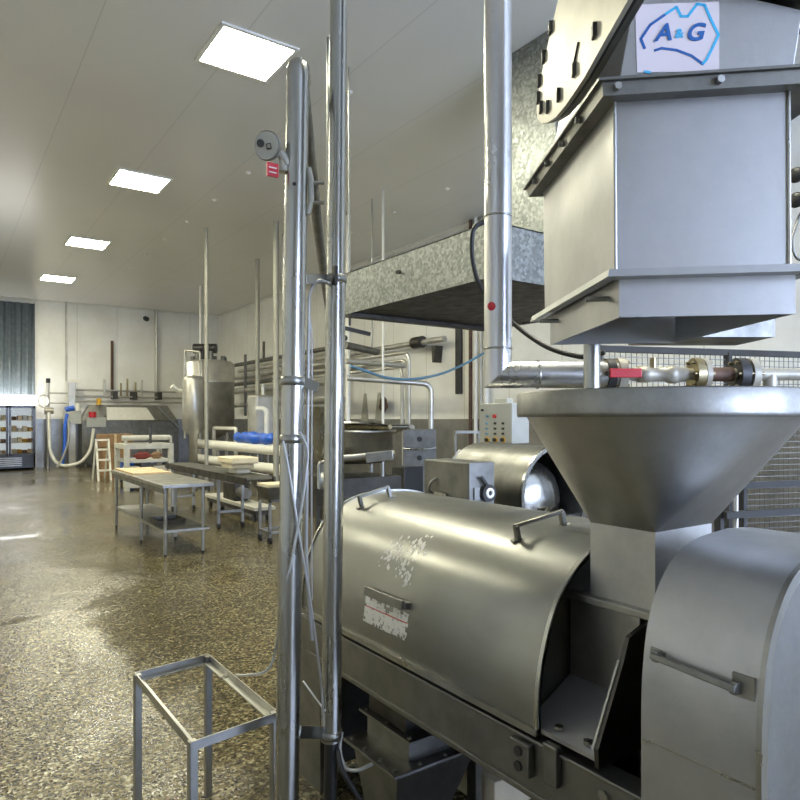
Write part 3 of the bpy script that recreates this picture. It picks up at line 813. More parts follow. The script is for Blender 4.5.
ins = thing('instrument', at(270, 146, 1.97), 'round cream instrument head with black window and red tag, clamped to bent pole', 'instrument')
ic = at(268.5, 146, 1.97)
nrm = (-fw*.9-rt*.35+V((0, 0, -.25))).normalized()
MB().lathe(ic+nrm*-.035, nrm, [(0, 0), (.028, 0), (.034, .012), (.037, .028), (.042, .031), (.043, .036), (.043, .044)], 28).build('housing', 'flange', ins)
MB().cyl(ic+nrm*.0085, ic+nrm*.0155, .0405, 28, .039).build('face_plate', 'device', ins)
uu = nrm.cross(V((0, 0, 1))).normalized(); vv = uu.cross(nrm).normalized()
fc_ = ic+nrm*.0165
pa = -uu if uu.dot(rt) < 0 else uu
MB().cyl(fc_-pa*.016+vv*.008-nrm*.002, fc_-pa*.016+vv*.008+nrm*.003, .0115, 16).build('window', 'black', ins)
b = MB()
for (x0, y0_, x1, y1_) in ((.004, -.012, .018, .003), ):
    for s0, s1 in (((x0, y1_), (x1, y1_)), ((x1, y1_), (x1, y0_)), ((x1, y0_), (x0, y0_)), ((x0, y0_), (x0, y1_))):
        b.bar(fc_+pa*s0[0]+vv*s0[1]+nrm*.001, fc_+pa*s1[0]+vv*s1[1]+nrm*.001, .002, .002)
b.bar(fc_+pa*.006+vv*-.011+nrm*.001, fc_+pa*.013+vv*-.011+nrm*.001, .007, .003)
b.build('face_marking', 'black', ins)
MB().tube([ic-nrm*.01+rt*.03-V((0, 0, .02)), at(287, 163, 1.98), onpole(2.26)-rt*.02], .014, 14).build('arm', 'device', ins)
MB().box(tuple(at(272.5, 170, 1.96)-V((.018, .004, .020))), tuple(at(272.5, 170, 1.96)+V((.018, .004, .020)))).build('tag', 'red', ins, label='red tag')
b = MB()
tc_ = at(272.5, 170, 1.953)
for dzz in (-.008, .006): b.bar(tc_+V((-.012, -.003, dzz)), tc_+V((.012, -.003, dzz)), .002, .003)
b.build('tag_mark', 'white', ins)
MB().cyl(at(284, 172, 1.985), at(284, 160, 1.985), .016, 14).build('gland', 'device', ins)
cb = MB(); cb.tube([onpole(2.26)+rt*.036, onpole(2.225)+rt*.044, onpole(2.16)+rt*.046, onpole(2.12)+rt*.036], .009, 10)
cb.build('pole_clamp', 'device', ins)
for z in (2.215, 2.155): MB().cyl(onpole(z)+rt*.045, onpole(z)+rt*.085, .006, 8).build('clamp_screw', 'steel', ins)

def cable(name, pts, r, mat, label, cat='cable', rad=.06):
    p = [V(q) for q in pts]
    return tag(MB().tube(fillet(p, rad, 5) if len(p) > 2 else p, r, 8).build(name, mat), label, cat)
dC = 2.03
cable('wire_bundle', [at(328, 283, 2.1), at(317, 279, 2.06), at(309, 292, 2.04), at(308, 380, 2.04), at(307, 470, 2.04), at(306, 560, 2.05), at(312, 640, 2.07)], .006, 'cable', 'pale wire bundle looping from the upper tie and dropping between the poles')
cable('thin_wire', [at(313, 285, 2.06), at(306.5, 300, 2.05), at(312, 330, 2.05), at(311.5, 500, 2.07), at(312, 600, 2.08)], .003, 'cable', 'thin straight wire hanging beside the pale wire bundle')
cable('steel_cable', [at(283, 441, 1.95), at(289, 470, 1.955), at(300, 540, 1.955), at(312, 610, 2.0), at(322, 690, 2.09), at(324, 725, 2.1)], .004, 'cable', 'pale cable slanting down across the bent pole to the straight pole', rad=.2)
cable('grey_cable', [at(300, 432, 1.955), at(309, 450, 1.97), at(303, 500, 1.955), at(290, 570, 1.955), at(279.5, 600, 1.99), at(278, 640, 1.99), at(270, 673, 2.0), at(243, 675.5, 2.05), at(236, 675, 2.08)], .004, 'cable', 'grey cable crossing the bent pole and ending over the open stand', rad=.1)
cable('white_rod', [at(303, 681, 2.12), at(325, 711, 2.12)], .003, 'white', 'short white rod slanting between the two poles near their base', 'rod')
cable('drain_hose', [onp2(.455)+rt*.02+V((0, 0, -.02)), at(340, 768, 2.1), at(352, 787, 2.12), at(380, 830, 2.12), at(392, 880, 2.0)], .009, 'black', 'black hose bending away from the base of the straight pole', 'hose')
cable('steel_hose', [onp2(.48)+rt*.035, at(339, 752, 2.14), at(346, 770, 2.14), at(358, 771, 2.14), at(372, 764, 2.18)], .006, 'cable', 'pale flexible hose curling from the straight pole towards the dark chute', 'hose')
cable('black_flex', [at(484, 221, 2.75), at(473, 228, 2.75), at(471, 255, 2.75), at(478, 285, 2.75), at(496, 306, 2.75), at(520, 330, 2.7), at(550, 350, 2.6), at(585, 358, 2.5), at(605, 352, 2.46)], .010, 'black', 'black cable looping from the galvanised hood behind the clad pipe', rad=.2)

# ------------------------------------------------------------------ open angle-iron stand
sc_ = thing('open_stand', C(-.68, 2.27, 0), 'low open steel stand without a top, in front of the bent pole', 'stand')
zs = .56
cF, cR, cB, cL = [V((p.x, p.y, 0)) for p in (onZ(192, 742, zs), onZ(278, 712, zs), onZ(213, 655, zs), onZ(135, 673, zs))]
cB = cL+cR-cF
for a, c in ((cF, cR), (cR, cB), (cB, cL), (cL, cF)):
    ins_ = ((cF+cR+cB+cL)/4-(a+c)/2); t = (c-a).normalized(); ins_ = (ins_-t*ins_.dot(t)).normalized()
    b = MB(); z = V((0, 0, zs))
    b.bar(a+z-V((0, 0, .013)), c+z-V((0, 0, .013)), .004, .028); b.bar(a+z+ins_*.012-V((0, 0, .025)), c+z+ins_*.012-V((0, 0, .025)), .024, .004)
    b.build('rail', 'steel', sc_)
ctr = (cF+cR+cB+cL)/4
for p in (cF, cR, cB, cL):
    q = p+(ctr-p).normalized()*.014
    MB().bar(q, q+V((0, 0, zs-.002)), .025, .025, (cR-cF)).build('leg', 'steel', sc_, .002)

# ------------------------------------------------------------------ galvanised hood and duct
hd = thing('extract_hood', (4.6, 4.9, 2.6), 'long galvanised extraction hood hanging under the ceiling on rods', 'hood')
hx0, hx1, hy0, hy1 = 3.5, 5.6, 3.77, 6.05
b = MB(); t_ = .012
for lo, hi in (((hx0, hy0, 2.6), (hx0+t_, hy1, 3.03)), ((hx1-t_, hy0, 2.6), (hx1, hy1, 3.03)), ((hx0, hy0, 2.6), (hx1, hy0+t_, 3.03)), ((hx0, hy1-t_, 2.6), (hx1, hy1, 3.03)), ((hx0, hy0, 3.02), (hx1, hy1, 3.03))): b.box(lo, hi)
b.build('hood_box', 'galv', hd)
MB().box((hx0+.02, hy0+.02, 2.62), (hx1-.02, hy1-.02, 2.635)).build('filter_panel', 'dark', hd)
b = MB(); b.box((hx0+.02, hy1-.10, 2.575), (hx1, hy1+.02, 2.615)); b.build('back_gutter', 'dark', hd)
for x, y in ((3.53, 6.0), (3.53, 3.8), (5.57, 6.0), (5.57, 3.8)):
    MB().cyl((x, y, 3.0), (x, y, ZC), .008, 8).build('hanger_rod', 'steel', hd)
MB().box((4.75, 4.25, 3.03), (5.45, 5.0, ZC)).build('duct', 'galv', hd)
MB().cyl((3.49, 5.0, 2.86), (3.45, 5.0, 2.85), .02, 10).build('bracket', 'dark', hd)
# rail bracket below far end
MB().bar((3.4, 6.25, 2.52), (3.95, 6.25, 2.45), .03, .04).build('rail', 'dark', hd)
MB().cyl((3.6, 6.1, 2.5), (3.6, 6.1, 2.6), .012, 8).build('rail_hanger', 'dark', hd)

hv = thing('hand_valves', at(806, 240, 3.6), 'pair of black hand valves on an upright pipe at the right edge', 'valve')
hp = at(808, 240, 3.6); MB().cyl((hp.x, hp.y, 0), (hp.x, hp.y, ZC), .02, 10).build('pipe', 'matte', hv)
for y in (176, 201):
    a = at(806, y, 3.6); e = at(796, y-1, 3.54)
    vb_ = MB().cyl(a, e, .022, 12).build('valve_body', 'black', hv); MB().lathe(e, e-a, [(0, -.01), (.038, -.008), (.042, 0), (.036, .01), (0, .012)], 16).build('hand_wheel', 'black', vb_)
MB().tube(fillet([at(806, 208, 3.6), at(800, 214, 3.57), at(791, 240, 3.54), at(795, 258, 3.54), at(806, 262, 3.6)], .05), .008, 8).build('hose_loop', 'matte', hv)
# ------------------------------------------------------------------ wire mesh fence and rack at the right
mf = thing('mesh_fence', C(1.8, 3.8, 0), 'wire mesh fence panel standing behind the valves', 'fence')
A, Bq = C(1.05, 3.6, 0), C(2.75, 4.05, 0)
dirf = (Bq-A).normalized(); Lf = (Bq-A).length
wm = MB(); zt = 1.885
n = int(Lf/.034)
for i in range(n+1):
    p = A+dirf*(i*Lf/n); wm.bar(p+V((0, 0, .72)), p+V((0, 0, zt)), 0.003, .003)
for j in range(int((zt-.72)/.034)+1):
    z = V((0, 0, .72+j*.034)); wm.bar(A+z, Bq+z, .004, .004)
wm.build('wire_mesh', 'mesh', mf)
for z, nm in ((zt, 'top_rail'), (.72, 'bottom_rail')): MB().bar(A+V((0, 0, z)), Bq+V((0, 0, z)), .03, .035).build(nm, 'rackpaint', mf)
for t in (0.02, .5, .98):
    p = A+dirf*(Lf*t); MB().bar(p, p+V((0, 0, zt)), .035, .035).build('post', 'rackpaint', mf)
rk = thing('steel_rack', C(1.9, 3.2, 0), 'dark steel rack with level shelves behind the belt guard', 'rack')
RA, RB = C(1.45, 2.95, 0), C(2.5, 3.3, 0)
rd_ = (RB-RA).normalized(); rn_ = V((-rd_.y, rd_.x, 0))
for z, w_ in ((.93, .12), (1.07, .03), (1.20, .03), (.5, .3)):
    MB().bar(RA+V((0, 0, z)), RB+V((0, 0, z)), w_, .03, (0, 0, 1)).build('shelf', 'device' if z == .93 else 'rackpaint', rk)
for t in (.0, .12, 1):
    p = RA+(RB-RA)*t+rn_*.03; MB().bar(p, p+V((0, 0, 1.25)), .03, .03).build('post', 'rackpaint', rk)
p = RA+(RB-RA)*.06; MB().bar(p+V((0, 0, .93)), p+V((0, 0, 1.30)), .014, .014).build('white_rod', 'white', rk)

# ------------------------------------------------------------------ FAR END: fridge and curtain
cu = MB(); n = 60; pts = []
for i in range(n+1):
    x = .4+2.0*i/n; pts.append((x, YF-.10+.035*math.sin(i*.9)+.02*math.sin(i*2.3), 0))
poly = pts
cu.add(poly+[(x, y, 5.05) for x, y, z in poly], [(i, i+1, n+2+i, n+1+i) for i in range(n)], True)
o = cu.build('strip_curtain', 'pvc', fix=False); tag(o, 'tall dark grey strip curtain hanging on the far wall behind the fridge', 'curtain')
md = o.modifiers.new('thick', 'SOLIDIFY'); md.thickness = .012
fg = thing('display_fridge', (1.6, 22.6, 0), 'black two door display fridge with lit white sign, against far wall', 'fridge')
fx0, fx1, fy0, fy1, fz = .95, 2.34, 22.25, 22.95, 2.2
b = MB()
b.box((fx0, fy0+.05, 0.06), (fx0+.05, fy1, 1.9)); b.box((fx1-.05, fy0+.05, .06), (fx1, fy1, 1.9)); b.box((fx0, fy1-.05, .06), (fx1, fy1, 1.9))
b.box((fx0, fy0+.05, .06), (fx1, fy1, .42)); b.box((fx0, fy0+.05, 1.84), (fx1, fy1, 1.9))
b.build('cabinet', 'glassy', fg)
MB().box((fx0, fy0+.02, 1.90), (fx1+.02, fy1, fz)).build('lit_sign', 'fridgelit', fg, .01)
MB().box((fx0+.05, fy1-.06, .42), (fx1-.05, fy1-.05, 1.84)).build('glowing_back_lining', 'fridgeglow', fg)
b = MB()
for k in range(5): b.box((fx0+.06, fy0+.035, .12+k*.055), (fx1-.35, fy0+.05, .15+k*.055))
b.build('grille', 'steel', fg)
for k in range(4): MB().box((fx1-1.32, fy0+.10, .46+k*.33), (fx1-.05, fy1-.08, .475+k*.33)).build('shelf', 'white', fg)
for x0, x1 in ((fx0+.01, fx0+.69), (fx0+.70, fx1-.01)):
    b = MB(); f = .06
    b.box((x0, fy0, .42), (x0+f, fy0+.04, 1.88)); b.box((x1-f, fy0, .42), (x1, fy0+.04, 1.88)); b.box((x0, fy0, .42), (x1, fy0+.04, .48)); b.box((x0, fy0, 1.82), (x1, fy0+.04, 1.88))
    dr = b.build('door', 'glassy', fg)
    MB().box((x0+f, fy0+.015, .48), (x1-f, fy0+.021, 1.82)).build('glass_pane', 'glass', dr)
    MB().box((x0+.025, fy0-.02, 1.0), (x0+.04, fy0, 1.3)).build('handle', 'steel', dr)
g0 = None
for r_, z in enumerate((.475, .805, 1.135, 1.465)):
    for k in range(9):
        x = 1.06+k*.138
        if 1.60 < x < 1.70: continue
        mt = ('cream', 'board', 'yellow', 'white', 'brown')[(k*2+r_*3) % 5]
        h_ = .10+.07*random.random()
        o = MB().box((x, 22.42, z), (x+.115, 22.70, z+h_)).build('food_pack', mt, None, .01)
        nm = {'cream': 'cream', 'board': 'tan', 'yellow': 'orange', 'white': 'white', 'brown': 'brown'}[mt]
        tag(o, '%s food pack on the %s shelf of the display fridge' % (nm, ('lowest', 'second', 'third', 'top')[r_]), 'food pack', '%s packs on the %s fridge shelf' % (nm, ('lowest', 'second', 'third', 'top')[r_]))

# ------------------------------------------------------------------ far wall washing machine and pipes
fm = thing('wash_machine', (4.7, 22.6, 0), 'long grey washing machine with white sign panel along the far wall', 'machine')
MB().box((3.62, 22.45, .12), (6.6, 23.15, 1.45)).build('cabinet', 'matte', fm, .02)
MB().hexa([(3.62, 22.6, 1.45), (6.6, 22.6, 1.45), (6.6, 23.15, 1.45), (3.62, 23.15, 1.45)], [(3.9, 22.75, 1.95), (6.3, 22.75, 1.95), (6.3, 23.15, 1.95), (3.9, 23.15, 1.95)]).build('hood', 'steel', fm, .01)
MB().hexa([(4.38, 22.55, 1.47), (5.85, 22.55, 1.47), (5.85, 22.6, 1.47), (4.38, 22.6, 1.47)], [(4.38, 22.66, 1.88), (5.6, 22.66, 1.88), (5.6, 22.72, 1.88), (4.38, 22.72, 1.88)]).build('sign_panel', 'white', fm, label='blank white sign panel')
for x in (3.7, 5.1, 6.5): MB().box((x, 22.5, 0), (x+.08, 22.6, .12)).build('leg', 'matte', fm)
b = MB().bar((5.9, 22.40, 1.9), (6.6, 22.40, 1.2), .05, .05); b.build('brace', 'steel', fm)
MB().box((3.75, 22.36, 1.25), (4.3, 22.45, 1.55)).build('control_box', 'grey', fm)
MB().cyl((3.92, 22.4, 1.55), (3.92, 22.4, 1.72), .11, 14).build('red_cap', 'red', fm, label='dark red cap')
cl = thing('control_post', (3.35, 22.6, 0), 'slim steel control column with pale top at the far wall', 'column')
MB().box((3.26, 22.5, 0), (3.46, 22.7, 2.62)).build('column', 'farsteel', cl, .01)
MB().box((3.26, 22.45, 2.62), (3.62, 22.75, 2.72)).build('cap', 'white', cl)
MB().cyl((3.16, 22.44, 1.78), (3.40, 22.44, 1.84), .085, 14).build('blue_cover', 'blue', cl, label='blue cover')
MB().cyl((3.5, 22.44, 1.75), (3.5, 22.44, 2.0), .08, 14).build('filter', 'white', cl)
MB().box((3.1, 22.4, 1.35), (3.6, 22.5, 1.75)).build('junction_box', 'grey', cl)
MB().cyl((4.13, 22.55, 1.95), (4.13, 22.55, 2.15), .07, 14).build('lamp', 'yellow', None)
tag(bpy.data.objects['lamp'], 'yellow signal lamp standing on the far washing machine', 'lamp'); bpy.data.objects['lamp'].name = 'signal_lamp'
wp = thing('water_post', (2.72, 22.7, 0), 'upright pipe with dark tip and ring valve beside the fridge', 'pipe')
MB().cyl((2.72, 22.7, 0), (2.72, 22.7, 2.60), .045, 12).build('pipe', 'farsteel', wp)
MB().cyl((2.72, 22.7, 2.60), (2.72, 22.7, 2.74), .06, 12).build('tip', 'black', wp)
MB().tube([V((2.58, 22.62, 2.05))+V((.15*math.cos(a), 0, .18*math.sin(a))) for a in [2*PI*k/20 for k in range(21)]], .03, 8).build('ring_valve', 'farsteel', wp)
MB().cyl((2.62, 22.6, 1.75), (2.85, 22.6, 1.75), .10, 12).build('valve', 'flange', wp)
MB().cyl((2.72, 22.7, 2.3), (3.25, 22.7, 2.3), .03, 10).build('branch', 'farsteel', wp)
MB().cyl((2.72, 22.7, 2.0), (3.25, 22.7, 2.0), .03, 10).build('branch', 'farsteel', wp)
cable('wash_hose', [(2.72, 22.55, 1.7), (2.72, 22.4, .5), (2.95, 22.2, .06), (3.5, 22.1, .12), (3.85, 22.3, .5), (3.95, 22.4, 1.2)], .05, 'white', 'white hose looping down in front of the far wall machine', 'hose', .5)
cable('blue_hose', [(3.2, 22.4, 1.65), (3.12, 22.3, 1.2), (3.12, 22.25, .6), (3.05, 22.25, .15)], .05, 'blue', 'blue hose hanging beside the control column', 'hose', .3)
cable('pale_hose', [(3.22, 22.35, 1.5), (3.25, 22.25, .9), (3.05, 22.2, .3), (2.9, 22.2, .05)], .035, 'cable', 'pale hose curving beside the blue hose', 'hose', .3)
wpr = thing('pipe_rack', (5.2, 22.8, 2.2), 'rack of level steel pipes along far wall above the washing machine', 'pipes')
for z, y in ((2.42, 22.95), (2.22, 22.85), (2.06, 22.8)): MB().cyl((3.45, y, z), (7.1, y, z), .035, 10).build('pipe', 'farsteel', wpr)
for x, h_ in ((4.35, .35), (4.85, .25), (5.05, .4), (5.3, .3), (5.5, .38)): MB().cyl((x, 22.85, 2.2), (x, 22.85, 2.42+h_), .03, 8).build('upright', 'brass' if x > 4.5 and x < 5.4 else 'farsteel', wpr)
for x in (4.6, 5.2, 6.0): MB().box((x, 22.78, 2.15), (x+.14, 23.19, 2.40)).build('clamp', 'dark', wpr)
for x, z0, z1, r, lb in ((3.27, 2.72, ZC, .03, 'thin upright pipe from ceiling to the control column'), (4.62, 2.4, 4.05, .045, 'short brownish pipe standing above the far pipe rack'), (6.02, 2.4, ZC, .05, 'upright pipe on far wall at right end of the pipe rack')):
    tag(MB().cyl((x, 23.05, z0), (x, 23.05, z1), r, 10).build('wall_pipe', 'rust' if z1 < 5 else 'farsteel'), lb, 'pipe')
MB().cyl((5.7, YF, 4.9), (5.7, YF-.2, 4.85), .08, 12).build('security_camera', 'black')
tag(bpy.data.objects['security_camera'], 'small dark camera high on the far wall under the ceiling', 'camera')

# cartons, ladder, tub
cq = [((3.45, 18.6, 0), (4.25, 19.2, .40)), ((3.5, 18.62, .405), (4.2, 19.18, .76)), ((3.45, 18.6, .765), (4.25, 19.2, 1.10))]
for (lo, hi), nm in zip(cq, ('lowest', 'middle', 'topmost')):
    c_ = thing('carton', ((lo[0]+hi[0])/2, (lo[1]+hi[1])/2, lo[2]), 'brown carton, %s of the stack behind the white steps' % nm, 'carton', 'cartons in the far stack')
    MB().box(lo, hi).build('body', 'brown', c_, .01)
    MB().box((lo[0]+.33, lo[1]-.002, lo[2]+.01), (lo[0]+.39, hi[1]-.03, hi[2]+.002)).build('tape', 'board', c_)
sl = thing('step_ladder', (3.3, 17.3, 0), 'small white step ladder leaning by the brown cartons', 'ladder')
for x in (3.14, 3.42):
    MB().bar((x, 17.2, 0), (x+.02, 17.6, 1.0), .045, .045).build('stile', 'white', sl); MB().bar((x, 17.95, 0), (x+.02, 17.62, .98), .035, .035).build('rear_leg', 'white', sl)
for z, y in ((.25, 17.3), (.5, 17.4), (.75, 17.5), (.98, 17.6)): MB().box((3.14, y-.08, z-.02), (3.44, y+.08, z+.02)).build('tread', 'white', sl)
tb = thing('blue_tub', (3.55, 15.9, 0), 'blue plastic tub on wheels behind the steel table', 'tub')
ring([V((3.42, 15.8, .12)), V((3.74, 15.8, .12)), V((3.74, 16.2, .12)), V((3.42, 16.2, .12))], [V((3.36, 15.74, .60)), V((3.80, 15.74, .60)), V((3.80, 16.26, .60)), V((3.36, 16.26, .60))], .02).build('body', 'blue', tb)
MB().box((3.43, 15.81, .12), (3.73, 16.19, .14)).build('bottom', 'blue', tb)
for x in (3.46, 3.68):
    for y in (15.85, 16.15): MB().cyl((x, y-.02, .06), (x, y+.02, .06), .06, 12).build('wheel', 'black', tb)

# ------------------------------------------------------------------ steel work table
wt = thing('work_table', (2.23, 8.6, 0), 'long stainless work table with lower shelf standing on open floor', 'table')
tx0, tx1, ty0, ty1, tz = 1.96, 2.52, 7.25, 9.85, .79
b = MB(); b.box((tx0, ty0, tz-.04), (tx1, ty1, tz)); tt = b.build('tabletop', 'steel', wt, .004)
MB().box((tx0+.02, ty0+.02, tz-.10), (tx0+.04, ty1-.02, tz-.04)).build('apron', 'matte', wt)
MB().box((tx1-.04, ty0+.02, tz-.10), (tx1-.02, ty1-.02, tz-.04)).build('apron', 'matte', wt)
MB().box((tx0+.03, ty0+.05, .265), (tx1-.03, ty1-.05, .29)).build('shelf', 'steel', wt, .003)
for y in (ty0+.08, 8.38, ty1-.10):
    for x in (tx0+.05, tx1-.10):
        lg = MB().cyl((x, y, .03), (x, y, tz-.04), .021, 14).build('leg', 'steel', wt)
        MB().cyl((x, y, 0), (x, y, .05), .015, 10).build('foot', 'black', lg)
tag(MB().box((2.0, 8.75, tz), (2.48, 9.8, tz+.025)).build('chopping_board', 'board', None, .004), 'pale wooden board lying on far end of the steel work table', 'board')
sh_o = thing('shelf_tray', (2.2, 7.9, .29), 'small dark tray on the lower shelf of the work table', 'tray')
ring([V((2.05, 7.75, .29)), V((2.35, 7.75, .29)), V((2.35, 8.1, .29)), V((2.05, 8.1, .29))], [V((2.04, 7.74, .34)), V((2.36, 7.74, .34)), V((2.36, 8.11, .34)), V((2.04, 8.11, .34))], .01).build('rim', 'dark', sh_o)
MB().box((2.06, 7.76, .29), (2.34, 8.09, .30)).build('base', 'dark', sh_o)

# ------------------------------------------------------------------ roller conveyor, stand, slabs
cv = thing('roller_conveyor', (3.3, 9.4, 0), 'dark roller conveyor on legs running beyond the work table', 'conveyor')
zc = .73
for x in (3.08, 3.46): MB().bar((x, 7.72, zc), (x, 11.2, zc), .03, .09, (0, 0, 1)).build('side_rail', 'dark', cv)
for k in range(44): MB().cyl((3.095, 7.78+k*.077, zc+.02), (3.445, 7.78+k*.077, zc+.02), .026, 10).build('roller', 'matte', cv)
for y in (8.75, 10.9):
    for x in (3.09, 3.43):
        lg = MB().box((x, y, .07), (x+.035, y+.035, zc-.04)).build('leg', 'steel', cv)
        MB().cyl((x+.0, y+.017, .04), (x+.035, y+.017, .04), .04, 12).build('caster', 'black', lg)
    MB().box((3.09, y, .22), (3.465, y+.03, .25)).build('cross_bar', 'steel', cv)
es = thing('tray_stand', (3.42, 7.8, 0), 'small square steel stand on casters at the near end of the roller conveyor', 'stand')
for x in (3.23, 3.58):
    for y in (7.36, 7.66):
        lg = MB().box((x, y, .07), (x+.03, y+.03, .52)).build('leg', 'steel', es)
        MB().cyl((x, y+.015, .04), (x+.03, y+.015, .04), .04, 12).build('caster', 'black', lg)
b = MB()
for z in (.12, .50):
    b.box((3.23, 7.36, z), (3.61, 7.39, z+.03)); b.box((3.23, 7.66, z), (3.61, 7.69, z+.03)); b.box((3.23, 7.36, z), (3.26, 7.69, z+.03)); b.box((3.58, 7.36, z), (3.61, 7.69, z+.03))
b.build('frame', 'steel', es)
tr = thing('steel_tub', (3.42, 7.52, .53), 'shallow grey steel tub on the small square stand', 'tub')
MB().hexa(quadz(3.24, 3.60, 7.36, 7.68, .53), quadz(3.20, 3.66, 7.33, 7.70, .68)).build('body', 'matte', tr, .004)
tag(MB().box((3.22, 7.35, .68), (3.64, 7.69, .715)).build('cream_sheet', 'cream', None, .006), 'flat cream sheet lying on the grey tub', 'sheet')
zb = zc+.047
for (lo, hi, mt, lb) in (((3.19, 8.33, zb), (3.38, 8.62, zb+.07), 'white', 'small white block, lowest of the pile on the roller conveyor'),
                        ((3.12, 8.28, zb+.071), (3.42, 8.70, zb+.135), 'cream', 'cream slab in the middle of the pile on the roller conveyor'),
                        ((3.09, 8.22, zb+.136), (3.46, 8.76, zb+.22), 'cream', 'thick cream slab topping the pile on the roller conveyor')):
    tag(MB().box(lo, hi).build('cream_slab' if mt == 'cream' else 'white_block', mt, None, .015), lb, 'slab' if mt == 'cream' else 'block', 'slabs piled on the conveyor')
lt = thing('low_trolley', (4.0, 9.6, 0), 'low trolley with pale deck on the floor behind the conveyor', 'trolley')
MB().box((3.72, 9.0, .17), (4.05, 11.2, .22)).build('deck', 'offwhite', lt, .005)
MB().box((3.76, 9.04, .10), (4.01, 11.16, .17)).build('chassis', 'dark', lt)
for x in (3.78, 3.99):
    for y in (9.15, 11.05): MB().cyl((x-.02, y, .05), (x+.02, y, .05), .05, 12).build('wheel', 'black', lt)
dp = thing('drive_unit', (3.85, 10.2, .22), 'dark drive unit standing on the low trolley', 'motor')
MB().box((3.76, 9.9, .22), (4.0, 10.4, .50)).build('housing', 'dark', dp, .02)
MB().cyl((3.85, 9.6, .36), (3.85, 9.9, .36), .08, 14).build('motor', 'matte', dp)

# white framed machine beyond the table
wf = thing('sealing_machine', (3.65, 14.9, 0), 'white framed machine with red contents beyond the work table', 'machine')
zt_ = .87
for x in (3.15, 4.05):
    for y in (14.50, 15.40): MB().box((x, y, 0), (x+.10, y+.10, zt_)).build('leg', 'offwhite', wf)
for y in (14.50, 15.40): MB().box((3.15, y, zt_), (4.15, y+.10, zt_+.10)).build('beam', 'offwhite', wf)
for x in (3.15, 4.05): MB().box((x, 14.601, zt_), (x+.10, 15.399, zt_+.10)).build('side_beam', 'offwhite', wf)
MB().box((3.2, 14.55, .58), (4.10, 15.45, .64)).build('bed', 'offwhite', wf)
for x in (3.2, 3.75): MB().box((x, 14.52, .05), (x+.26, 14.90, .50)).build('cabinet', 'offwhite', wf, .01)
MB().box((3.5, 14.60, .0), (3.7, 15.20, .58)).build('pedestal', 'dark', wf)
MB().tube([(3.2, 15.00, zt_+.22), (4.2, 15.00, zt_+.22)], .06, 12).build('roller', 'offwhite', wf)
for x in (3.25, 4.2): MB().box((x, 14.96, zt_+.1), (x+.05, 15.04, zt_+.26)).build('roller_bracket', 'offwhite', wf)
MB().box((3.75, 14.92, zt_+.1), (3.80, 14.96, zt_+.5)).build('mast', 'dark', wf)
def lump(c, r, sc, mat, name, label, cat, seed=1):
    rnd = random.Random(seed); b = MB(); n, m_ = 18, 10; vs = []
    for i in range(m_+1):
        th = PI*i/m_
        for k in range(n):
            ph = 2*PI*k/n; rr = r*(1+.16*math.sin(3*ph+seed)+.12*math.sin(5*th+2*ph)+.08*rnd.random())
            vs.append((c[0]+sc[0]*rr*math.sin(th)*math.cos(ph), c[1]+sc[1]*rr*math.sin(th)*math.sin(ph), c[2]+sc[2]*rr*math.cos(th)))
    b.add(vs, [(i*n+k, i*n+(k+1) % n, (i+1)*n+(k+1) % n, (i+1)*n+k) for i in range(m_) for k in range(n)], True)
    return tag(b.build(name, mat), label, cat)
lump((3.55, 14.75, .715), .085, (1.9, 1, .8), 'darkred', 'red_bundle', 'dark red bundle lying inside the white framed machine', 'bundle', 3)
lump((3.88, 14.8, .71), .08, (1.5, 1, .8), 'brown', 'brown_bundle', 'brown bundle next to the red one inside white framed machine', 'bundle', 5)

# white insulated pipes and blue bag
wpz = thing('press_pipes', (5.5, 14.5, 0), 'pair of thick off-white level pipes on steel trestles', 'pipes')
for z in (.88, .50): MB().cyl((5.5, 11.0, z), (5.42, 17.0, z), .105, 20).build('pipe', 'white', wpz)
for y in (11.4, 13.2, 15.0, 16.6):
    MB().box((5.58, y, 0), (5.66, y+.08, 1.05)).build('trestle_post', 'matte', wpz)
    for z in (.37, .75): MB().box((5.34, y, z), (5.66, y+.08, z+.03)).build('bracket', 'matte', wpz)
b = MB(); n = 26; rng = random.Random(4)
cps = [V((5.49-.02*math.sin(i), 12.25+i*.13, 1.095+.02*math.sin(i*1.7))) for i in range(17)]
tag(MB().tube(cps, .11, 14, True, [.06]+[.10+.035*rng.random() for _ in range(15)]+[.05]).build('blue_bag', 'blue'), 'crumpled bright blue bag lying on upper white pipe', 'bag')
bd = MB().tube([(4.95, 11.4, .42), (4.95, 14.2, .42)], .055, 12).build('low_pipe', 'white'); tag(bd, 'short pale pipe lying low in front of the thick pipes', 'pipe')
stt = thing('pipe_trestle', (4.95, 12.8, 0), 'grey trestle carrying the short pale low pipe', 'trestle')
for y in (11.6, 14.0):
    MB().box((4.90, y, 0), (5.0, y+.08, .36)).build('post', 'matte', stt)
MB().box((4.92, 11.6, .33), (4.98, 14.08, .365)).build('beam', 'matte', stt)
# white gantry over the pipes
gt = thing('white_gantry', (4.75, 14.3, 0), 'white tubular gantry standing behind the thick pipes', 'frame')
ga, gb2 = onX(214, 428, 5.78), onX(236, 428, 5.78); gb2.z = ga.z = 1.27
MB().tube(fillet([V((ga.x, ga.y, 0)), ga, gb2, V((gb2.x, gb2.y, 0))], .06), .045, 10).build('frame', 'white', gt)

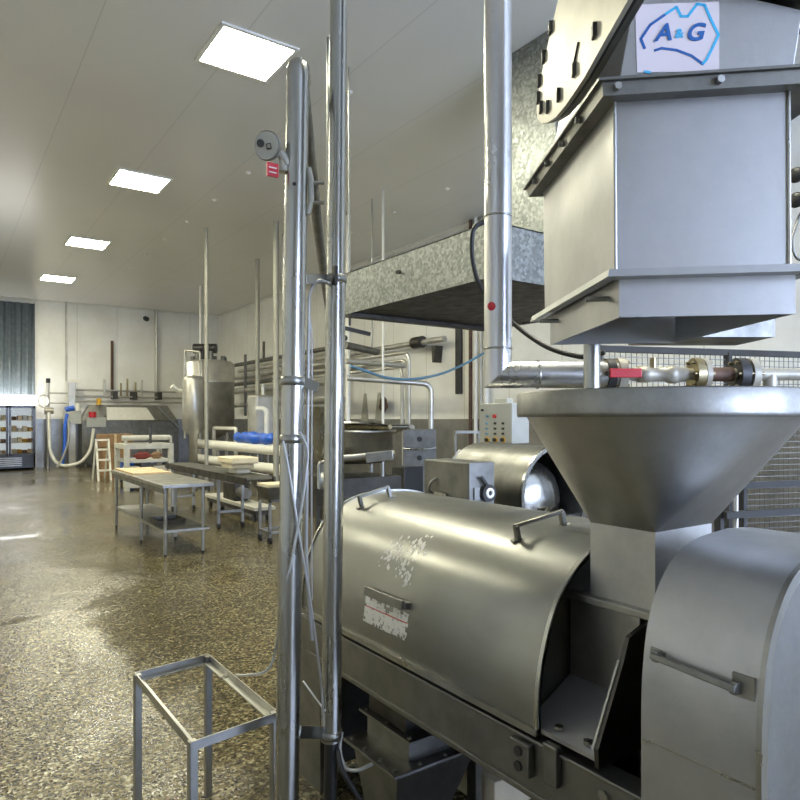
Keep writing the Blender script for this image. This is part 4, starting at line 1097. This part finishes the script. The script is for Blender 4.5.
# ------------------------------------------------------------------ tanks
tk = thing('tall_tank', (5.7, 16.75, 0), 'tall cylindrical stainless tank with dark motor on top, beside far corner', 'tank')
tcx, tcy, r = 5.95, 17.5, .66
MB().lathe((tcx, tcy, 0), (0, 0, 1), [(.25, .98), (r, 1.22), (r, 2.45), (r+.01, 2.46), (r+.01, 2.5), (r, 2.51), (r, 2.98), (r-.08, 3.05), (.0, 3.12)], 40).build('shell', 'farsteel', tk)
for a in (PI/4, 3*PI/4, 5*PI/4, 7*PI/4): MB().cyl((tcx+.5*math.cos(a), tcy+.5*math.sin(a), 0), (tcx+.5*math.cos(a), tcy+.5*math.sin(a), 1.25), .05, 10).build('leg', 'farsteel', tk)
pmn = at(205, 348.5, 17.6)
MB().cyl(pmn+rt*-.30, pmn+rt*.30, .13, 16).build('motor', 'black', tk)
MB().box((pmn.x-.1, pmn.y-.1, 3.05), (pmn.x+.1, pmn.y+.1, pmn.z)).build('motor_mount', 'dark', tk)
# ladder cage at left front
la, lb_ = at(185, 350, 17.0), at(200, 352, 17.0)
b = MB(); b.tube(fillet([V((la.x, la.y, 1.0)), la, lb_, V((lb_.x, lb_.y, 1.0))], .05), .03, 8)
b.build('access_frame', 'farsteel', tk)
MB().cyl(at(184, 391, 16.6), at(190, 391, 16.9), .10, 12).build('side_valve', 'black', tk)
MB().tube([at(172, 386, 16.4), at(178, 391, 16.5), at(186, 391, 16.7)], .06, 10).build('valve_pipe', 'white', tk)
for q in range(7):
    a = q*.9; MB().cyl((tcx+.42*math.cos(a), tcy+.42*math.sin(a), 3.0), (tcx+.42*math.cos(a), tcy+.42*math.sin(a), 3.18+.05*(q % 3)), .06, 10).build('top_nozzle', 'matte', tk)
# slim column left of tank
tag(MB().lathe(C(-.313*16.3, 16.3, 0), (0, 0, 1), [(.0, .0), (.10, 0), (.10, 1.1), (.26, 1.25), (.26, 2.45), (.2, 2.55), (0, 2.58)], 28).build('slim_tank', 'farsteel'), 'slim steel tank standing against the left of the tall tank', 'tank')
t2 = thing('small_tank', (6.1, 13.7, 0), 'small square-shouldered steel tank right of the tall tank', 'tank')
tp_ = at(263, 425, 15.3); tx, ty = tp_.x, tp_.y
MB().box((tx-.28, ty-.28, .7), (tx+.28, ty+.28, 2.05)).build('shell', 'farsteel', t2, .05)
for sx in (-.24, .2):
    for sy in (-.24, .2): MB().box((tx+sx, ty+sy, 0), (tx+sx+.04, ty+sy+.04, .75)).build('leg', 'farsteel', t2)
q0 = at(256, 409, 14.0); q1 = at(267, 409, 14.0); q2 = at(267, 440, 14.0)
MB().tube(fillet([q0, q1, q2], .12), .055, 12).build('outlet_pipe', 'white', t2)
MB().cyl((tx, ty, 2.05), (tx, ty, 2.3), .05, 12).build('inlet', 'farsteel', t2)

# upright ceiling pipes
for px, ytop, d, zb_, r, mt, lb in (
        (206.5, 228, 12.8, .0, .036, 'device', 'pale upright pipe from ceiling passing in front of the tall tank'),
        (200.5, 285, 18.3, 3.1, .03, 'white', 'thin white pipe from ceiling above the tall tank motor'),
        (257.5, 278, 15.3, 2.0, .05, 'device', 'pale upright pipe from ceiling down to the small tank'),
        (276, 221, 12.35, .0, .055, 'device', 'thick pale upright pipe just left of the bent pole'),
        (283, 240, 13.2, 0, .02, 'cable', 'thin pale upright conduit touching the left of the bent pole'),
        (383, 191, 10.7, 1.36, .022, 'white', 'thin white rod from ceiling passing behind the galvanised hood'),
        (348, 215, 12.0, 1.3, .045, 'white', 'white upright pipe right beside the straight pole, behind hood')):
    p = C((px-400)/660*d, d, 0)
    tag(MB().cyl((p.x, p.y, zb_), (p.x, p.y, ZC), r, 12).build('ceiling_pipe', mt), lb, 'pipe')

# ------------------------------------------------------------------ pipework along the right wall
rw = thing('wall_pipework', (7.6, 12.5, 2.5), 'bundle of level steel pipes running along the right wall', 'pipes')
def wall_run(X, z, y0_, y1_, r, mat, nm='pipe'): MB().cyl((X, y0_, z), (X, y1_, z), r, 12).build(nm, mat, rw)
wall_run(7.95, 3.04, 9.9, 20.5, .06, 'farsteel'); wall_run(7.9, 2.86, 12.5, 21, .09, 'farsteel'); wall_run(7.9, 2.62, 13, 21, .06, 'matte'); wall_run(7.85, 2.40, 14, 21, .10, 'farsteel'); wall_run(7.85, 1.95, 13.5, 21, .08, 'farsteel'); wall_run(7.9, 3.25, 14.5, 20.8, .06, 'matte')
MB().cyl((7.95, 10.9, 3.05), (7.95, 10.6, 3.05), .12, 14).build('valve', 'dark', rw)
for y in (13.5, 16.5, 19.5): MB().box((7.75, y, 1.6), (7.81, y+.08, 3.5)).build('support', 'matte', rw)
for y, h_ in ((17.0, .5), (15.5, .45), (18.4, .4)): MB().cyl((7.9, y, 3.2), (7.9, y, 3.4+h_), .04, 8).build('upright', 'dark', rw)
pw = thing('looped_pipes', (6.8, 9.5, 1.35), 'nested bent steel pipes turning down behind the straight pole, near right wall', 'pipes')
for k, (px, yt, X) in enumerate(((409, 352, 6.8), (406.5, 360, 6.85), (402, 367, 6.9))):
    p = onX(px, yt, X); e = onX(px, 428, X)
    MB().tube(fillet([V((X, 15.5, p.z)), p, V((p.x, p.y, e.z))], .16), .032, 12).build('pipe', 'farsteel', pw)
pa_ = onX(395, 428, 6.8); pb_ = onX(412, 428, 6.8)
MB().cyl(pa_, pb_, .06, 12).build('manifold', 'farsteel', pw)
m1 = onX(404, 428, 6.8); MB().cyl((m1.x, m1.y, 0), m1, .04, 10).build('stand_post', 'farsteel', pw)
lp = thing('bent_drop_pipe', onX(431, 470, 6.6), 'single steel pipe bending down in front of the grey wall sheet', 'pipe')
p = onX(431, 384, 6.6)
MB().tube(fillet([at(347, 378, 10.6), p, V((p.x, p.y, 0))], .15), .045, 12).build('pipe', 'farsteel', lp)
pr = thing('level_pipe', (5.4, 11.9, 2.3), 'dark level pipe crossing behind the straight pole at head height', 'pipe')
MB().cyl(at(345, 338, 10.5), at(345, 338, 10.5)+V((0, .01, 0)), .05, 10).build('end_cap', 'dark', pr)
MB().tube([at(345, 361, 10.5), at(405, 366, 11.5)], .045, 12).build('pipe', 'farsteel', pr)
MB().tube([at(345, 345, 10.5), at(377, 352, 11.2)], .06, 12).build('upper_pipe', 'matte', pr)
h0 = at(372, 353, 11.1); MB().cyl(h0, (h0.x, h0.y, ZC), .012, 8).build('hanger_rod', 'steel', pr)
cable('blue_line', [at(350, 366, 9.5), at(366, 371, 9.7), at(385, 378, 10.1), at(410, 380, 10.6), at(440, 375, 11.2), at(465, 364, 11.7), at(484, 353, 11.9)], .022, 'bluecable', 'sagging blue hose strung above the drawer cabinet towards the right wall', 'hose', .4)
ap = onX(457, 394, 8.12)
b = MB(); b.bar((8.165, ap.y, ap.z), (8.165, ap.y, 3.3), .16, .07, (1, 0, 0)); tag(b.build('black_strip', 'black', None, .02), 'long black strip hanging on the right wall', 'strip')
k_ = onX(433, 350, 8.0)
tag(MB().hexa([(8.0, k_.y-.02, 2.62), (8.195, k_.y-.02, 2.62), (8.195, k_.y+.03, 2.62), (8.0, k_.y+.03, 2.62)], [(8.0, k_.y-.07, 2.95), (8.195, k_.y-.07, 2.95), (8.195, k_.y+.05, 2.95), (8.0, k_.y+.05, 2.95)]).build('dark_bracket', 'dark'), 'small dark wedge bracket on the right wall left of black strip', 'bracket')
wl = ('leftmost, brownish one', 'second from left', 'third from left', 'rightmost, thickest one')
for px, r, mt, lb in zip((470.5, 476, 481, 486.5), (.035, .04, .03, .05), ('rust', 'white', 'farsteel', 'white'), wl):
    p = onX(px, 400, 8.1); tag(MB().cyl((8.1, p.y, 0), (8.1, p.y, ZC), r, 10).build('riser_pipe', mt), 'upright pipe on right wall beside the grey control cabinet, %s' % lb, 'pipe', 'riser pipes on the right wall')
for px, nm, mt, lb in ((362, 'clear_bag', 'device', 'pale long bag hanging on the right wall, the left one'), (376, 'clear_bag', 'device', 'pale long bag hanging on the right wall, beside the dark gloves')):
    p = onX(px, 402, 8.1)
    b = MB(); b.hexa([(8.15, p.y-.13, 1.45), (8.199, p.y-.13, 1.45), (8.199, p.y+.13, 1.45), (8.15, p.y+.13, 1.45)], [(8.18, p.y-.05, 2.1), (8.199, p.y-.05, 2.1), (8.199, p.y+.05, 2.1), (8.18, p.y+.05, 2.1)]); tag(b.build(nm, mt), lb, 'bag', 'pale bags on the right wall')
p = onX(384, 405, 8.05); lump((8.05, p.y, p.z), .13, (.5, 1, 1.1), 'rust', 'dark_gloves', 'dark brown gloves hung on the right wall', 'gloves', 8)

# ------------------------------------------------------------------ mid ground: round vat, cone hopper, cabinet
vt = thing('round_vat', (3.3, 5.6, 0), 'round steel vat with half open lid on a stand, behind the straight pole', 'vat')
vc = C(-.49, 6.5, 0); vr = .42
MB().lathe((vc.x, vc.y, 0), (0, 0, 1), [(.05, 1.06), (vr-.05, 1.08), (vr, 1.15), (vr, 1.36), (vr+.03, 1.37), (vr+.03, 1.395), (vr-.01, 1.395), (vr-.02, 1.2), (0, 1.12)], 36).build('shell', 'steel', vt)
MB().lathe((vc.x+.0, vc.y, 0), (.12, .1, 1), [(vr+.02, 1.41), (vr+.01, 1.43), (.2, 1.47), (0, 1.48)], 32).build('lid', 'pole', vt)
for a in (.4, 2.0, 3.6, 5.2): MB().cyl((vc.x+.36*math.cos(a), vc.y+.36*math.sin(a), 0), (vc.x+.36*math.cos(a), vc.y+.36*math.sin(a), 1.12), .025, 10).build('leg', 'steel', vt)
v0, v1 = at(340, 459, 6.0), at(395, 454, 6.0)
ar = MB().cyl(v0, v1, .035, 14).build('agitator_arm', 'steel', vt)
MB().bar(at(366, 458, 5.95), at(393, 455, 5.95), .07, .09).build('drive_box', 'steel', vt, .005)
MB().box((vc.x-.36, vc.y-.36, .55), (vc.x+.36, vc.y+.36, .95)).build('base_cabinet', 'dark', vt)
MB().cyl(at(390, 427, 6.2), at(408, 427, 6.4), .025, 10).build('side_arm', 'pole', vt)
ho = thing('cone_hopper', C(-.68, 5.6, 0), 'small conical hopper half hidden between the two poles', 'hopper')
hc = C(-.655, 5.6, 0)
MB().lathe((hc.x, hc.y, 0), (0, 0, 1), [(.03, 1.12), (.04, 1.16), (.145, 1.40), (.145, 1.60), (.15, 1.605), (.138, 1.605), (.135, 1.41), (.03, 1.17)], 28).build('cone', 'pole', ho)
for a in (.5, 2.6, 4.7): MB().cyl((hc.x+.15*math.cos(a), hc.y+.15*math.sin(a), 0), (hc.x+.15*math.cos(a), hc.y+.15*math.sin(a), 1.42), .012, 8).build('leg', 'steel', ho)
MB().cyl((hc.x, hc.y, .95), (hc.x, hc.y, 1.14), .03, 10).build('spout', 'steel', ho)
sb = thing('pump_skid', C(-.56, 5.3, 0), 'small pump with bent pipe low between the two poles', 'pump')
pc = C(-.56, 5.3, 0)
def pk(l, z, d=0): return pc+rt*l+fw*d+V((0, 0, z))
MB().bar(pk(-.11, .90), pk(.11, .90), .04, .2, (0, 0, 1)).build('skid', 'dark', sb)
for l in (-.1, .1): MB().bar(pk(l, 0), pk(l, .88), .03, .03).build('leg', 'dark', sb)
MB().cyl(pk(-.09, 1.0), pk(.09, 1.0), .07, 16).build('motor', 'farsteel', sb)
MB().tube(fillet([pk(-.08, .95, -.08), pk(-.08, 1.16, -.08), pk(.09, 1.16, -.08), pk(.09, .95, -.08)], .04), .016, 10).build('pipe_loop', 'pole', sb)
dc = thing('drawer_cabinet', (5.4, 7.3, 0), 'grey steel cabinet with two knobbed drawers before the right wall', 'cabinet')
c0_, c1_ = at(403, 430, 9.0), at(436, 430, 9.0)
bx0 = V((c0_.x, c0_.y, 0)); bx1 = V((c1_.x, c1_.y, 0)); dpt = fw*.4
MB().hexa([bx0, bx1, bx1+dpt, bx0+dpt], [p+V((0, 0, 1.36)) for p in (bx0, bx1, bx1+dpt, bx0+dpt)]).build('body', 'matte', dc, .006)
for z0, z1 in ((1.12, 1.33), (.86, 1.08)):
    a_ = bx0+rt*.02-fw*.012; c_ = bx1-rt*.02-fw*.012
    dw = MB().hexa([a_+V((0, 0, z0)), c_+V((0, 0, z0)), c_+fw*.012+V((0, 0, z0)), a_+fw*.012+V((0, 0, z0))], [a_+V((0, 0, z1)), c_+V((0, 0, z1)), c_+fw*.012+V((0, 0, z1)), a_+fw*.012+V((0, 0, z1))]).build('drawer', 'matte', dc)
    mid = (a_+c_)/2+V((0, 0, (z0+z1)/2)); MB().cyl(mid, mid-fw*.03, .035, 12).build('knob', 'black', dw)
MB().tube(fillet([bx0+V((0, 0, 1.10))-fw*.02, bx0+rt*.1+V((0, 0, 1.09))-fw*.05, bx1-rt*.1+V((0, 0, 1.09))-fw*.05, bx1+V((0, 0, 1.11))-fw*.02], .05), .012, 8).build('hand_rail', 'pole', dc)
bb = at(408, 480, 7.4)
tag(MB().box((bb.x-.12, bb.y-.1, 0), (bb.x+.14, bb.y+.15, .97)).build('black_cabinet', 'black', None, .01), 'narrow black cabinet below the grey drawer cabinet', 'cabinet')
pt = thing('pipe_table', C(.4, 8.2, 0), 'small steel shelf with fittings left of the grey control cabinet', 'shelf')
sA, sB = at(455, 432, 8.2), at(478, 432, 8.2)
MB().bar(sA, sB, .3, .03, (0, 0, 1)).build('shelf', 'steel', pt)
for p in (sA, sB): MB().bar((p.x, p.y, 0), p, .03, .03).build('leg', 'steel', pt)

# ------------------------------------------------------------------ camera, world, view
cam = bpy.data.cameras.new('camera'); co = bpy.data.objects.new('camera', cam); COL.objects.link(co)
co.location = (0, 0, H); co.rotation_euler = (PI/2, 0, -TH)
cam.sensor_width = 36; cam.sensor_fit = 'HORIZONTAL'; cam.lens = FPX/800*36
cam.shift_y = (CY-400)/800
cam.clip_start = .05; cam.clip_end = 100
SC.camera = co
wd = bpy.data.worlds.new('world'); SC.world = wd; wd.use_nodes = True
wd.node_tree.nodes['Background'].inputs[0].default_value = (.6, .7, .85, 1); wd.node_tree.nodes['Background'].inputs[1].default_value = .3
vs_ = SC.view_settings
vs_.view_transform = 'Standard'; vs_.look = 'None'; vs_.gamma = 1; vs_.use_curve_mapping = False
vs_.exposure = 0.45
